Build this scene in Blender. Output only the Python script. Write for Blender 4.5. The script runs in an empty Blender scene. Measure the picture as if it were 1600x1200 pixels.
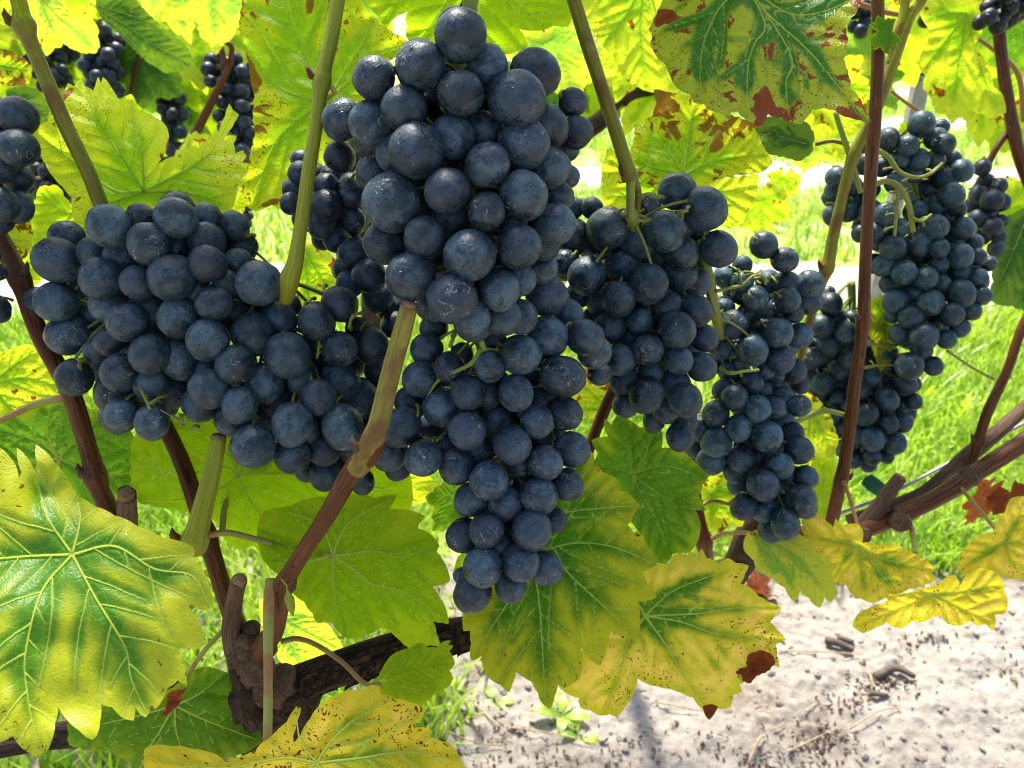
import bpy, bmesh, math, random
import numpy as np
from mathutils import Vector, Matrix, Quaternion
from mathutils.geometry import delaunay_2d_cdt

# ------------------------------------------------------------------ camera, sky, sun, exposure
scene = bpy.context.scene
col = scene.collection
F = 1256.0                       # focal length in pixels of the 1600 x 1200 picture
PITCH = math.radians(27)
CAM = Vector((0, 0, 0.8))
cam_d = bpy.data.cameras.new('camera'); cam = bpy.data.objects.new('camera', cam_d); col.objects.link(cam)
cam.location = CAM; cam.rotation_euler = (math.radians(90) - PITCH, 0, 0)
cam_d.sensor_width = 36; cam_d.lens = 36 * F / 1600
cam_d.clip_start = 0.01; cam_d.clip_end = 500
cam_d.dof.use_dof = True; cam_d.dof.focus_distance = 0.26; cam_d.dof.aperture_fstop = 26
scene.camera = cam
SUN_EL, SUN_AZ = 60, -12          # azimuth in degrees clockwise from +Y (the sun stands high beyond the row)
world = bpy.data.worlds.new('World'); scene.world = world; world.use_nodes = True
wn = world.node_tree.nodes; bgn = wn['Background']
sky = wn.new('ShaderNodeTexSky'); sky.sky_type = 'NISHITA'; sky.sun_disc = False
sky.sun_elevation = math.radians(SUN_EL); sky.sun_rotation = math.radians(SUN_AZ)
sky.dust_density = 3.0; sky.air_density = 1.0
world.node_tree.links.new(sky.outputs[0], bgn.inputs[0]); bgn.inputs[1].default_value = 0.13
sl = bpy.data.lights.new('sun', 'SUN'); sun = bpy.data.objects.new('sun', sl); col.objects.link(sun)
sl.energy = 4.3; sl.angle = math.radians(9); sl.color = (1.0, 0.95, 0.86)
_e, _a = math.radians(SUN_EL), math.radians(SUN_AZ)
_d = Vector((math.sin(_a) * math.cos(_e), math.cos(_a) * math.cos(_e), math.sin(_e)))
sun.rotation_euler = _d.to_track_quat('Z', 'Y').to_euler()
scene.view_settings.view_transform = 'Standard'; scene.view_settings.look = 'None'
scene.view_settings.gamma = 1; scene.view_settings.exposure = 1.3
scene.cycles.max_bounces = 8; scene.cycles.transparent_max_bounces = 8
scene.cycles.sample_clamp_indirect = 6; scene.cycles.filter_width = 1.1
rnd = random.Random(7); nrs = np.random.RandomState(11)

# ------------------------------------------------------------------ helpers
FW = Vector((0, math.cos(PITCH), -math.sin(PITCH))); UP = Vector((0, math.sin(PITCH), math.cos(PITCH))); RT = Vector((1, 0, 0))
FWa, UPa, RTa, CAMa = map(np.array, (FW, UP, RT, CAM))
def at(u, v, d):
    """the point of the place seen at (u, v) of the photograph, d metres deep"""
    u, v, d = float(u), float(v), float(d)
    return CAM + d * (FW + RT * ((u - 800) / F) + UP * ((600 - v) / F))
def at_np(u, v, d):
    u = np.asarray(u, float); v = np.asarray(v, float); d = np.asarray(d, float) + 0 * u
    return CAMa + d[:, None] * (FWa + RTa * ((u - 800) / F)[:, None] + UPa * ((600 - v) / F)[:, None])

def link(o, parent=None, **tags):
    col.objects.link(o)
    if parent is not None: o.parent = parent
    for k, v in tags.items():
        if v: o[k] = v
    return o
def thing(name, label, cat, loc=(0, 0, 0), group=None):
    o = bpy.data.objects.new(name, None); o.empty_display_size = 0.02; o.location = loc
    return link(o, None, label=label, category=cat, group=group)
def new_mesh(name, verts, faces, mats=(), smooth=True):
    me = bpy.data.meshes.new(name)
    verts = np.asarray(verts, dtype=np.float32)
    if isinstance(faces, np.ndarray) and faces.ndim == 2:
        n, k = faces.shape
        me.vertices.add(len(verts)); me.vertices.foreach_set('co', verts.ravel())
        me.loops.add(n * k); me.loops.foreach_set('vertex_index', faces.astype(np.int32).ravel())
        me.polygons.add(n); me.polygons.foreach_set('loop_start', np.arange(0, n * k, k, dtype=np.int32))
        me.update(calc_edges=True)
    else:
        me.from_pydata([tuple(map(float, v)) for v in verts], [], faces)
    me.polygons.foreach_set('use_smooth', np.full(len(me.polygons), smooth))
    for m in mats: me.materials.append(m)
    me.update()
    return me
def set_attr(me, name, vals):
    a = me.attributes.new(name, 'FLOAT', 'POINT'); a.data.foreach_set('value', np.asarray(vals, dtype=np.float32))
def put(name, me, parent=None, world=None, **tags):
    """links a mesh given in world coordinates, origin moved to 'world' """
    o = bpy.data.objects.new(name, me)
    if parent is not None:
        o.parent = parent; o.matrix_parent_inverse = Matrix.Identity(4)
        base = Vector(ABS.get(parent.name, parent.location))
    else: base = Vector((0, 0, 0))
    w = Vector(world) if world is not None else base
    me.transform(Matrix.Translation(-w)); o.location = w - base
    ABS[o.name] = w
    col.objects.link(o); ABS[o.name] = w
    for k, v in tags.items():
        if v: o[k] = v
    return o
ABS = {}

# numpy value noise / cells
def _hash(ix, iy, s):
    n = (ix * 374761393 + iy * 668265263 + s * 1274126177) & 0xffffffff
    n = ((n ^ (n >> 13)) * 1274126177) & 0xffffffff
    return ((n ^ (n >> 16)) & 0xffff) / 65535.0
def vnoise(x, y, s=0):
    x0 = np.floor(x).astype(np.int64); y0 = np.floor(y).astype(np.int64); fx = x - x0; fy = y - y0
    fx = fx * fx * (3 - 2 * fx); fy = fy * fy * (3 - 2 * fy)
    a = _hash(x0, y0, s); b = _hash(x0 + 1, y0, s); c = _hash(x0, y0 + 1, s); d = _hash(x0 + 1, y0 + 1, s)
    return (a * (1 - fx) + b * fx) * (1 - fy) + (c * (1 - fx) + d * fx) * fy
def fbm(x, y, o=4, s=0):
    r = 0; a = 0.5
    for i in range(o): r = r + a * vnoise(x * 2 ** i, y * 2 ** i, s + i); a *= 0.5
    return r

def smooth_path(pts, n):
    """Catmull-Rom through pts (rows of any width), n samples per span"""
    P = np.asarray(pts, float)
    if len(P) < 3: 
        t = np.linspace(0, 1, n + 1)[:, None]; return P[0] * (1 - t) + P[-1] * t
    Q = np.vstack([2 * P[0] - P[1], P, 2 * P[-1] - P[-2]]); out = []
    for i in range(1, len(Q) - 2):
        p0, p1, p2, p3 = Q[i - 1], Q[i], Q[i + 1], Q[i + 2]
        for t in np.linspace(0, 1, n, endpoint=False):
            out.append(0.5 * ((2 * p1) + (-p0 + p2) * t + (2 * p0 - 5 * p1 + 4 * p2 - p3) * t * t + (-p0 + 3 * p1 - 3 * p2 + p3) * t ** 3))
    out.append(P[-1]); return np.array(out)

def tube_arrays(path, radii, sides=8, rough=0.0, seed=0, ridges=0):
    """verts, quad/cap faces, uv per vertex (around, metres along) of a tube"""
    P = np.asarray(path, float); R = np.asarray(radii, float); n = len(P)
    T = np.gradient(P, axis=0); T /= np.linalg.norm(T, axis=1)[:, None] + 1e-12
    ref = np.array((1.0, 0.1, 0.05)) if abs(T[0][0]) < 0.8 else np.array((0, 1.0, 0.1))
    N = np.cross(T[0], ref); N /= np.linalg.norm(N); Ns = [N]
    for i in range(1, n):
        N = Ns[-1] - T[i] * np.dot(Ns[-1], T[i]); N /= np.linalg.norm(N) + 1e-12; Ns.append(N)
    Ns = np.array(Ns); B = np.cross(T, Ns)
    L = np.concatenate([[0], np.cumsum(np.linalg.norm(np.diff(P, axis=0), axis=1))])
    a = np.linspace(0, 2 * np.pi, sides, endpoint=False)
    rr = np.repeat(R[:, None], sides, 1)
    if rough:
        aa = np.repeat(a[None], n, 0); ll = np.repeat(L[:, None], sides, 1)
        nz = vnoise(np.cos(aa) * 2.2 + 9 + seed, ll / (R.mean() * 5) + np.sin(aa) * 2.2 + 20, seed) - .5
        if ridges: nz = nz + 0.9 * (vnoise(aa / (2 * np.pi) * ridges, ll / (R.mean() * 9) + seed, seed + 3) - .5)
        rr = rr * (1 + rough * 2 * nz)
    V = P[:, None] + Ns[:, None] * (np.cos(a)[None, :, None] * rr[..., None]) + B[:, None] * (np.sin(a)[None, :, None] * rr[..., None])
    V = V.reshape(-1, 3); faces = []
    for i in range(n - 1):
        for j in range(sides):
            k = (j + 1) % sides
            faces.append((i * sides + j, i * sides + k, (i + 1) * sides + k, (i + 1) * sides + j))
    faces.append(tuple(range(sides - 1, -1, -1))); faces.append(tuple((n - 1) * sides + j for j in range(sides)))
    return V, faces, np.repeat(L, sides)
class Mesh:
    def __init__(s): s.v = []; s.f = []; s.l = []; s.n = 0; s.mi = []
    def tube(s, path, radii, sides=8, mi=0, **k):
        V, f, L = tube_arrays(path, radii, sides, **k)
        s.v.append(V); s.l.append(L); s.f += [tuple(i + s.n for i in q) for q in f]; s.mi += [mi] * len(f); s.n += len(V); return s
    def add(s, V, f, mi=0):
        V = np.asarray(V, float); s.v.append(V); s.l.append(V[:, 2]); s.f += [tuple(i + s.n for i in q) for q in f]; s.mi += [mi] * len(f); s.n += len(V)
    def build(s, name, mats, parent=None, world=None, smooth=True, **tags):
        me = new_mesh(name, np.vstack(s.v), s.f, mats, smooth); set_attr(me, 'along', np.concatenate(s.l))
        me.polygons.foreach_set('material_index', s.mi)
        return put(name, me, parent, world, **tags)

# ------------------------------------------------------------------ node helpers
class NT:
    def __init__(s, name):
        s.m = bpy.data.materials.new(name); s.m.use_nodes = True; s.t = s.m.node_tree; s.t.nodes.clear()
        s.out = s.t.nodes.new('ShaderNodeOutputMaterial')
    def n(s, kind, ins=None, **props):
        x = s.t.nodes.new('ShaderNode' + kind)
        for k, v in props.items(): setattr(x, k, v)
        for k, v in (ins or {}).items():
            sock = x.inputs[k]
            if hasattr(v, 'is_linked') or isinstance(v, bpy.types.NodeSocket): s.t.links.new(v, sock)
            else:
                if isinstance(v, tuple) and len(v) == 3 and sock.type == 'RGBA': v = (*v, 1)
                sock.default_value = v
        return x
    def math(s, op, a, b=0.0, c=0.0, clamp=False):
        x = s.n('Math', {0: a, 1: b, 2: c}, operation=op); x.use_clamp = clamp; return x.outputs[0]
    def noise(s, vec, scale, detail=2, rough=.5, dist=0.0, out=0):
        return s.n('TexNoise', {'Vector': vec, 'Scale': scale, 'Detail': detail, 'Roughness': rough, 'Distortion': dist}).outputs[out]
    def step(s, x, a, b):
        return s.n('MapRange', {0: x, 1: a, 2: b, 3: 0.0, 4: 1.0}, interpolation_type='SMOOTHSTEP').outputs[0]
    def mix(s, f, a, b, mode='MIX'):
        x = s.n('Mix', data_type='RGBA', blend_type=mode)
        for k, v in ((0, f), (6, a), (7, b)):
            if isinstance(v, bpy.types.NodeSocket): s.t.links.new(v, x.inputs[k])
            else: x.inputs[k].default_value = (*v, 1) if isinstance(v, tuple) and len(v) == 3 else v
        return x.outputs[2]
    def attr(s, name): return s.n('Attribute', attribute_name=name).outputs['Fac']
    def bump(s, h, dist, strength=1.0): return s.n('Bump', {'Height': h, 'Distance': dist, 'Strength': strength}).outputs[0]
    def finish(s, shader): s.t.links.new(shader, s.out.inputs[0]); return s.m
# ------------------------------------------------------------------ materials
def grape_material():
    t = NT('grape skin'); oi = t.n('ObjectInfo')
    co = t.n('TexCoord').outputs['Object']
    off = t.n('VectorMath', {0: oi.outputs['Random'], 1: (57.0, 91.0, 33.0)}, operation='MULTIPLY').outputs[0]
    p = t.n('VectorMath', {0: co, 1: off}, operation='ADD').outputs[0]
    big = t.noise(p, 1.1, 3, .55, .4); mid = t.noise(p, 4.5, 4, .6, .6)
    rub = t.step(t.math('ADD', big, t.math('MULTIPLY', oi.outputs['Random'], .10)), .58, .66)         # rubbed patches
    rub = t.math('MULTIPLY', rub, t.step(mid, .35, .6))
    # little dark specks where the bloom is missing, in flocks
    vo = t.n('TexVoronoi', {'Vector': p, 'Scale': 9.0, 'Randomness': 1.0})
    sp = t.step(t.math('ADD', vo.outputs['Distance'], t.math('MULTIPLY', t.noise(p, 22, 1), .16)), .43, .37)
    flock = t.step(t.noise(p, 1.7, 2), .42, .52)
    sepcol = t.n('SeparateColor', {0: vo.outputs['Color']}).outputs[0]
    sp = t.math('MULTIPLY', t.math('MULTIPLY', sp, flock), t.step(sepcol, .35, .5))
    vo2 = t.n('TexVoronoi', {'Vector': p, 'Scale': 26.0}); sp2 = t.math('MULTIPLY', t.step(vo2.outputs['Distance'], .34, .28), t.step(t.noise(p, 2.6, 2), .44, .54))
    dark = t.math('MAXIMUM', t.math('MAXIMUM', t.math('MULTIPLY', rub, .8), sp), t.math('MULTIPLY', sp2, .9))
    # scar at the free end and ring at the stem
    z = t.n('SeparateXYZ', {0: co}).outputs[2]
    scar = t.step(t.math('ADD', z, t.math('MULTIPLY', mid, .02)), -1.045, -1.056)
    bloomc = t.mix(t.step(t.noise(p, 2.2, 2, .5), .35, .65), (.032, .056, .073), (.060, .098, .120))
    thin = t.noise(p, .8, 2, .5, .5)
    bloomc = t.mix(t.math('MULTIPLY', t.step(thin, .48, .66), .75), bloomc, (.010, .016, .022))                    # where the bloom is thin
    bloomc = t.mix(t.step(t.math('FRACT', t.math('MULTIPLY', oi.outputs['Random'], 7.31)), .8, 1.0), bloomc, (.038, .050, .072))
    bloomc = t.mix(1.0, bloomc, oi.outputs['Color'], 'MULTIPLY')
    c = t.mix(t.math('MULTIPLY', dark, .85), bloomc, (.003, .004, .007))
    c = t.mix(scar, c, (.03, .018, .01))
    # pale cork cracks and painted glints of water edges, on patches of some berries
    w = t.noise(p, 1.5, 4, .6, .9)
    line = t.step(t.math('ABSOLUTE', t.math('SUBTRACT', w, .5)), .012, .004)
    where = t.step(t.noise(p, 1.25, 1, .5), .56, .60)
    who = t.step(t.math('FRACT', t.math('MULTIPLY', oi.outputs['Random'], 13.7)), .45, .55)
    crack_glint = t.math('MULTIPLY', t.math('MULTIPLY', line, where), who)
    c = t.mix(crack_glint, c, (.50, .50, .46))
    rough = t.math('SUBTRACT', t.math('ADD', .46, t.math('MULTIPLY', mid, .12)), t.math('MULTIPLY', dark, .36))
    # drying water: thin glossy films
    wetn = t.noise(p, 1.6, 2, .5, .8); wet = t.math('MULTIPLY', t.step(wetn, .60, .62), t.step(t.math('FRACT', t.math('MULTIPLY', oi.outputs['Random'], 5.1)), .35, .45))
    rough = t.math('SUBTRACT', rough, t.math('MULTIPLY', wet, .33), clamp=True)
    h = t.math('ADD', t.math('MULTIPLY', wet, .35), t.math('ADD', t.math('MULTIPLY', crack_glint, .5), t.math('MULTIPLY', mid, .25)))
    bs = t.n('BsdfPrincipled', {'Base Color': c, 'Roughness': rough, 'IOR': 1.42, 'Normal': t.bump(h, .0012, .8)})
    return t.finish(bs.outputs[0])
GRAPE = grape_material()

def _leaf_material(name, green, yellow, spot=(.16, .035, .006), ybias=.0, yw=.05, spots=.5, rim=.0, gloss=.35, wet=.3, trans=.5, tgain=1.7, scale=1.0, patch=0, emb=1.0, taper=.06, inner=None, smalls=1.0):
    """yellowing between the veins; attributes vm, vs, ed: distance to main veins, side veins and margin (leaf = 1)"""
    t = NT(name); oi = t.n('ObjectInfo'); vm, vs, ed = t.attr('vm'), t.attr('vs'), t.attr('ed')
    lx = t.n('Attribute', attribute_name='lp').outputs['Vector']
    p = t.n('VectorMath', {0: lx, 1: t.n('VectorMath', {0: oi.outputs['Random'], 1: (31.0, 17.0, 9.0)}, operation='MULTIPLY').outputs[0]}, operation='ADD').outputs[0]
    n1 = t.noise(p, 2.4, 3, .55, .3); n2 = t.noise(p, 9, 4, .6); n3 = t.noise(p, 30, 3, .6)
    # yellow
    dv = t.math('MINIMUM', vm, t.math('ADD', t.math('MULTIPLY', vs, 2.0), .022))
    y = t.math('ADD', t.math('ADD', dv, t.math('MULTIPLY', t.math('SUBTRACT', n1, .5), .20)), t.math('MULTIPLY', t.math('SUBTRACT', n2, .5), .06))
    y = t.math('ADD', y, t.math('MULTIPLY', t.step(ed, .14, .0), .05))
    rad = t.n('VectorMath', {0: lx}, operation='LENGTH').outputs['Value']
    y = t.math('ADD', y, t.math('MULTIPLY', t.math('SUBTRACT', rad, .28), taper))
    Y = t.step(y, .055 - ybias - yw, .055 - ybias + yw)
    yc = yellow
    if inner: yc = t.mix(t.math('MULTIPLY', t.step(y, .045, .10), t.step(ed, .015, .06)), yellow, inner)
    c = t.mix(Y, green, yc)
    c = t.mix(t.step(n3, .25, .8), c, t.mix(1.0, c, (.80, .86, .8), 'MULTIPLY'))
    # net of tertiary veins
    vo = t.n('TexVoronoi', {'Vector': p, 'Scale': 26.0 * scale}, feature='DISTANCE_TO_EDGE').outputs['Distance']
    net = t.step(vo, .07, .0)
    vo2 = t.n('TexVoronoi', {'Vector': p, 'Scale': 75.0 * scale}, feature='DISTANCE_TO_EDGE').outputs['Distance']
    c = t.mix(t.math('MULTIPLY', net, .16), c, t.mix(.5, yellow, (.45, .55, .15)))
    veinl = t.step(t.math('MINIMUM', vm, vs), .007, .002)
    c = t.mix(t.math('MULTIPLY', veinl, .5), c, (.40, .50, .13))
    # brown flecks and dead tissue
    v3 = t.n('TexVoronoi', {'Vector': t.n('VectorMath', {0: p, 1: t.n('TexNoise', {'Vector': p, 'Scale': 14.0}).outputs['Color']}, operation='ADD').outputs[0], 'Scale': 11.0})
    fl = t.step(v3.outputs['Distance'], .30, .20)
    many = t.step(t.noise(p, 3.1, 2), .66 - .26 * spots, .74 - .26 * spots)
    fl = t.math('MULTIPLY', t.math('MULTIPLY', fl, many), t.step(Y, .35, .8))
    small = t.math('MULTIPLY', t.step(t.noise(p, 42, 2), .68, .72), t.math('MULTIPLY', t.step(Y, .3, .8), t.step(t.noise(p, 2.2, 1), .5, .6)))
    fl = t.math('MAXIMUM', fl, t.math('MULTIPLY', small, .85 * smalls if spots > .15 else .3))
    if patch: fl = t.math('MAXIMUM', fl, t.math('MULTIPLY', t.step(t.math('ADD', t.noise(p, 7, 3, .6, .5), t.math('MULTIPLY', t.math('SUBTRACT', vm, .05), .8)), .66 - .1 * patch, .69 - .1 * patch), t.step(Y, .4, .8)))
    if rim: fl = t.math('MAXIMUM', fl, t.step(t.math('ADD', ed, t.math('MULTIPLY', n1, .13)), .055 + .05 * rim, .03 + .05 * rim))
    c = t.mix(fl, c, spot)
    hh = t.math('ADD', t.math('MULTIPLY', net, -.16), t.math('MULTIPLY', t.step(t.math('MINIMUM', vm, vs), .03, .0), -1.3))
    hh = t.math('ADD', hh, t.math('ADD', t.math('MULTIPLY', n2, .9), t.math('MULTIPLY', vo2, .5)))
    nrm = t.bump(hh, .0008 * emb, .7)
    w = t.step(t.noise(p, 3.4, 3, .6, 1.2), .60, .64); w = t.math('MULTIPLY', w, wet)
    rough = t.math('SUBTRACT', t.math('ADD', gloss, t.math('MULTIPLY', n2, .25)), t.math('MULTIPLY', w, .38), clamp=True)
    bs = t.n('BsdfPrincipled', {'Base Color': c, 'Roughness': rough, 'IOR': 1.40, 'Normal': nrm, 'Specular IOR Level': .13 + .32 * min(1, wet)})
    tc = t.mix(1.0, c, (tgain * 1.05, tgain * 1.12, tgain * .45), 'MULTIPLY')
    tc = t.mix(t.math('MULTIPLY', fl, .8), tc, spot)
    tr = t.n('BsdfTranslucent', {'Color': tc, 'Normal': nrm})
    return t.finish(t.n('MixShader', {0: trans, 1: bs.outputs[0], 2: tr.outputs[0]}).outputs[0])
LM = {
 'wet':    _leaf_material('wet yellow green leaf', (.070, .205, .010), (.42, .44, .018), ybias=.006, yw=.045, spots=.25, gloss=.30, wet=1.0, trans=.42, emb=.45),
 'yellow': _leaf_material('sunlit yellow leaf', (.22, .37, .012), (.47, .50, .035), ybias=.012, yw=.035, spots=.5, patch=.05, wet=.2, trans=.60, tgain=1.6, spot=(.26, .08, .008)),
 'golden': _leaf_material('golden leaf', (.065, .170, .010), (.54, .44, .030), ybias=.018, yw=.024, inner=(.74, .50, .10), taper=.075, spots=.6, rim=.0, spot=(.15, .03, .006), wet=.2, trans=.42),
 'amber':  _leaf_material('amber leaf', (.13, .22, .012), (.56, .44, .030), ybias=.045, yw=.03, inner=(.72, .50, .10), taper=.075, spots=.65, rim=.0, spot=(.17, .035, .006), wet=.2, trans=.45),
 'spotted': _leaf_material('spotted leaf', (.17, .29, .012), (.36, .38, .02), ybias=.0, yw=.03, spots=1.2, rim=.08, patch=.7, taper=.04, wet=.0, trans=.62, spot=(.20, .10, .015)),
 'rust':   _leaf_material('rusty wet leaf', (.040, .140, .014), (.33, .35, .02), ybias=.012, yw=.018, taper=.03, smalls=.4, spots=.8, rim=.0, patch=1.25, wet=.8, gloss=.34, trans=.36, spot=(.22, .050, .010)),
 'green':  _leaf_material('green leaf', (.23, .34, .008), (.34, .41, .012), ybias=-.06, yw=.07, spots=.0, gloss=.45, wet=.0, trans=.60, tgain=1.8),
 'mixed':  _leaf_material('green and yellow leaf', (.045, .150, .008), (.40, .39, .018), ybias=-.010, yw=.060, spots=.28, rim=.12, gloss=.38, wet=.3, trans=.5),
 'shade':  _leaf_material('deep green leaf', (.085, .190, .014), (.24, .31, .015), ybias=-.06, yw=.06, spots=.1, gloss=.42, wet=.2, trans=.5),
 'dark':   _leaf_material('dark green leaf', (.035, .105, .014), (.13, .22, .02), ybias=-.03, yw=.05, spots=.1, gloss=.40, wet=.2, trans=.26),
 'pale':   _leaf_material('pale leaf', (.20, .34, .06), (.46, .46, .06), ybias=.0, yw=.03, spots=.0, gloss=.4, wet=.2, trans=.55),
 'red':    _leaf_material('dead red leaf', (.16, .028, .010), (.22, .045, .013), ybias=.0, spots=.3, gloss=.4, wet=.1, trans=.35, tgain=1.2),
}
def vein_material():
    t = NT('leaf vein'); oi = t.n('ObjectInfo')
    bs = t.n('BsdfPrincipled', {'Base Color': (.50, .60, .14, 1), 'Roughness': .45, 'Specular IOR Level': .2})
    tr = t.n('BsdfTranslucent', {'Color': (.95, .98, .25, 1)})
    return t.finish(t.n('MixShader', {0: .6, 1: bs.outputs[0], 2: tr.outputs[0]}).outputs[0])
VEIN = vein_material()

def wood(name, a, b, c=None, streak=1.0, rough=.5, dots=.4, bumpd=.0006):
    """bark along a tube: a, b streaks, c patches"""
    t = NT(name); oi = t.n('ObjectInfo'); co = t.n('TexCoord').outputs['Object']; al = t.attr('along')
    nr = t.n('VectorMath', {0: t.n('NewGeometry').outputs['Normal'], 1: (.006, .006, .006)}, operation='MULTIPLY').outputs[0]
    v = t.n('CombineXYZ', {0: t.n('SeparateXYZ', {0: nr}).outputs[0], 1: t.n('SeparateXYZ', {0: nr}).outputs[1], 2: t.math('ADD', t.math('MULTIPLY', al, .035), t.math('MULTIPLY', oi.outputs['Random'], 3.0))}).outputs[0]
    st = t.math('ADD', t.math('MULTIPLY', t.noise(v, 900 * streak, 4, .65), .5), t.math('MULTIPLY', t.noise(v, 3300 * streak, 3, .7), .5))
    n = t.noise(co, 60, 3, .6); fine = t.noise(co, 900, 3, .6)
    col_ = t.mix(t.step(st, .42, .58), a, b)
    if c: col_ = t.mix(t.step(n, .45, .62), col_, c)
    d = t.step(fine, .66, .72); col_ = t.mix(t.math('MULTIPLY', d, dots), col_, (.03, .018, .01))
    h = t.math('ADD', st, t.math('MULTIPLY', fine, .35))
    return t.finish(t.n('BsdfPrincipled', {'Base Color': col_, 'Roughness': rough, 'Normal': t.bump(h, bumpd * 1.6, 1.0), 'Specular IOR Level': .17}).outputs[0])
W_GREEN = wood('green shoot', (.20, .22, .016), (.30, .31, .030), None, .6, .42, .35, .0003)
W_OLIVE = wood('olive shoot', (.15, .14, .014), (.24, .22, .026), (.16, .09, .022), .7, .45, .4, .0003)
W_BROWN = wood('red brown cane', (.040, .012, .004), (.170, .062, .020), (.10, .035, .011), 1.0, .45, .5, .0005)
W_MID = wood('half ripened cane', (.17, .14, .022), (.27, .24, .045), (.16, .085, .025), 1.0, .45, .5, .0004)
W_GREY = wood('old grey brown wood', (.055, .030, .018), (.15, .092, .058), None, 1.3, .75, .6, .0012)
W_BARK = wood('dark bark', (.014, .009, .006), (.080, .048, .032), None, 1.2, .85, .5, .002)
W_CUT = wood('cut wood', (.34, .21, .12), (.16, .085, .045), None, 1.0, .8, .7, .001)
W_STEM = wood('bunch stem', (.15, .20, .035), (.24, .28, .05), (.20, .19, .05), 1.0, .45, .3, .0003)
W_PETI = wood('leaf stalk', (.24, .24, .05), (.30, .30, .07), (.30, .15, .06), 1.0, .4, .15, .0002)
W_PINK = wood('reddish leaf stalk', (.34, .14, .06), (.28, .16, .05), None, 1.0, .4, .15, .0002)
def plain(name, c, rough=.6, c2=None, sc=40, **k):
    t = NT(name); col_ = c
    if c2: col_ = t.mix(t.step(t.noise(t.n('TexCoord').outputs['Object'], sc, 4, .6), .35, .65), c, c2)
    return t.finish(t.n('BsdfPrincipled', {'Base Color': col_ if c2 else (*c, 1), 'Roughness': rough, **k}).outputs[0])
STEEL = plain('galvanised wire', (.35, .35, .36), .4, (.22, .22, .22), 300, Metallic=.8)
TIE = plain('green plastic tie', (.01, .09, .05), .4)
CONC = plain('concrete post', (.38, .35, .31), .8, (.27, .25, .22))
STRAW = plain('straw', (.42, .33, .19), .6, (.26, .17, .09), 90)
RUSTY = plain('rusty litter', (.14, .055, .025), .8, (.05, .03, .02), 200)
TWIG = plain('rotten twig', (.06, .045, .035), .8, (.12, .08, .06), 120)
def soil_material():
    t = NT('sandy soil'); p = t.n('TexCoord').outputs['Object']
    n = t.noise(p, 4.5, 5, .6, .4); m = t.noise(p, 60, 4, .65); f = t.noise(p, 420, 3, .7)
    c = t.mix(t.step(m, .3, .7), (.24, .212, .175), (.36, .328, .28))
    c = t.mix(t.math('MULTIPLY', t.step(f, .35, .7), .5), c, (.21, .175, .14))
    org = t.math('MULTIPLY', t.step(t.math('ADD', n, t.math('MULTIPLY', m, .25)), .60, .82), t.step(t.noise(p, 90, 3, .7), .30, .60))
    c = t.mix(t.math('MULTIPLY', org, .8), c, (.12, .085, .06))
    h = t.math('ADD', t.math('MULTIPLY', m, 1.0), t.math('MULTIPLY', f, .3))
    return t.finish(t.n('BsdfPrincipled', {'Base Color': c, 'Roughness': .95, 'Normal': t.bump(h, .006, .8)}).outputs[0])
SOIL = soil_material()
def ground_material():
    t = NT('alley ground'); p = t.n('TexCoord').outputs['Object']
    y = t.n('SeparateXYZ', {0: p}).outputs[1]; wob = t.math('MULTIPLY', t.math('SUBTRACT', t.noise(p, 5, 4, .6), .5), .5)
    yy = t.math('ADD', y, wob)
    fr = t.math('FRACT', t.math('DIVIDE', t.math('SUBTRACT', yy, .95), 1.47))     # a bare strip under each row
    bare = t.step(fr, .66, .72)
    g = t.mix(t.step(t.noise(p, 18, 4, .6), .35, .65), (.20, .28, .04), (.36, .42, .10))
    g = t.mix(t.step(t.noise(p, 9, 4, .6), .56, .66), g, (.36, .31, .22))
    s = t.mix(t.step(t.noise(p, 25, 4, .6), .3, .7), (.40, .35, .30), (.56, .52, .46))
    return t.finish(t.n('BsdfPrincipled', {'Base Color': t.mix(bare, g, s), 'Roughness': .95, 'Normal': t.bump(t.noise(p, 60, 4, .6), .02, .8)}).outputs[0])
GROUND = ground_material()
def grass_material(name, a, b):
    t = NT(name); p = t.n('TexCoord').outputs['Object']; n = t.noise(p, 7, 3, .6); m = t.noise(p, 90, 2, .5)
    c = t.mix(t.step(t.math('ADD', t.math('MULTIPLY', n, .5), t.math('MULTIPLY', m, .5)), .38, .62), a, b)
    bs = t.n('BsdfPrincipled', {'Base Color': c, 'Roughness': .38})
    tr = t.n('BsdfTranslucent', {'Color': t.mix(1.0, c, (1.5, 1.7, .6), 'MULTIPLY')})
    return t.finish(t.n('MixShader', {0: .45, 1: bs.outputs[0], 2: tr.outputs[0]}).outputs[0])
GRASS = grass_material('grass blade', (.16, .30, .02), (.42, .50, .07))
def drop_material():
    t = NT('water drop'); return t.finish(t.n('BsdfPrincipled', {'Base Color': (1, 1, 1, 1), 'Roughness': .0, 'IOR': 1.33, 'Transmission Weight': 1.0}).outputs[0])
DROP = drop_material()
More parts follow.
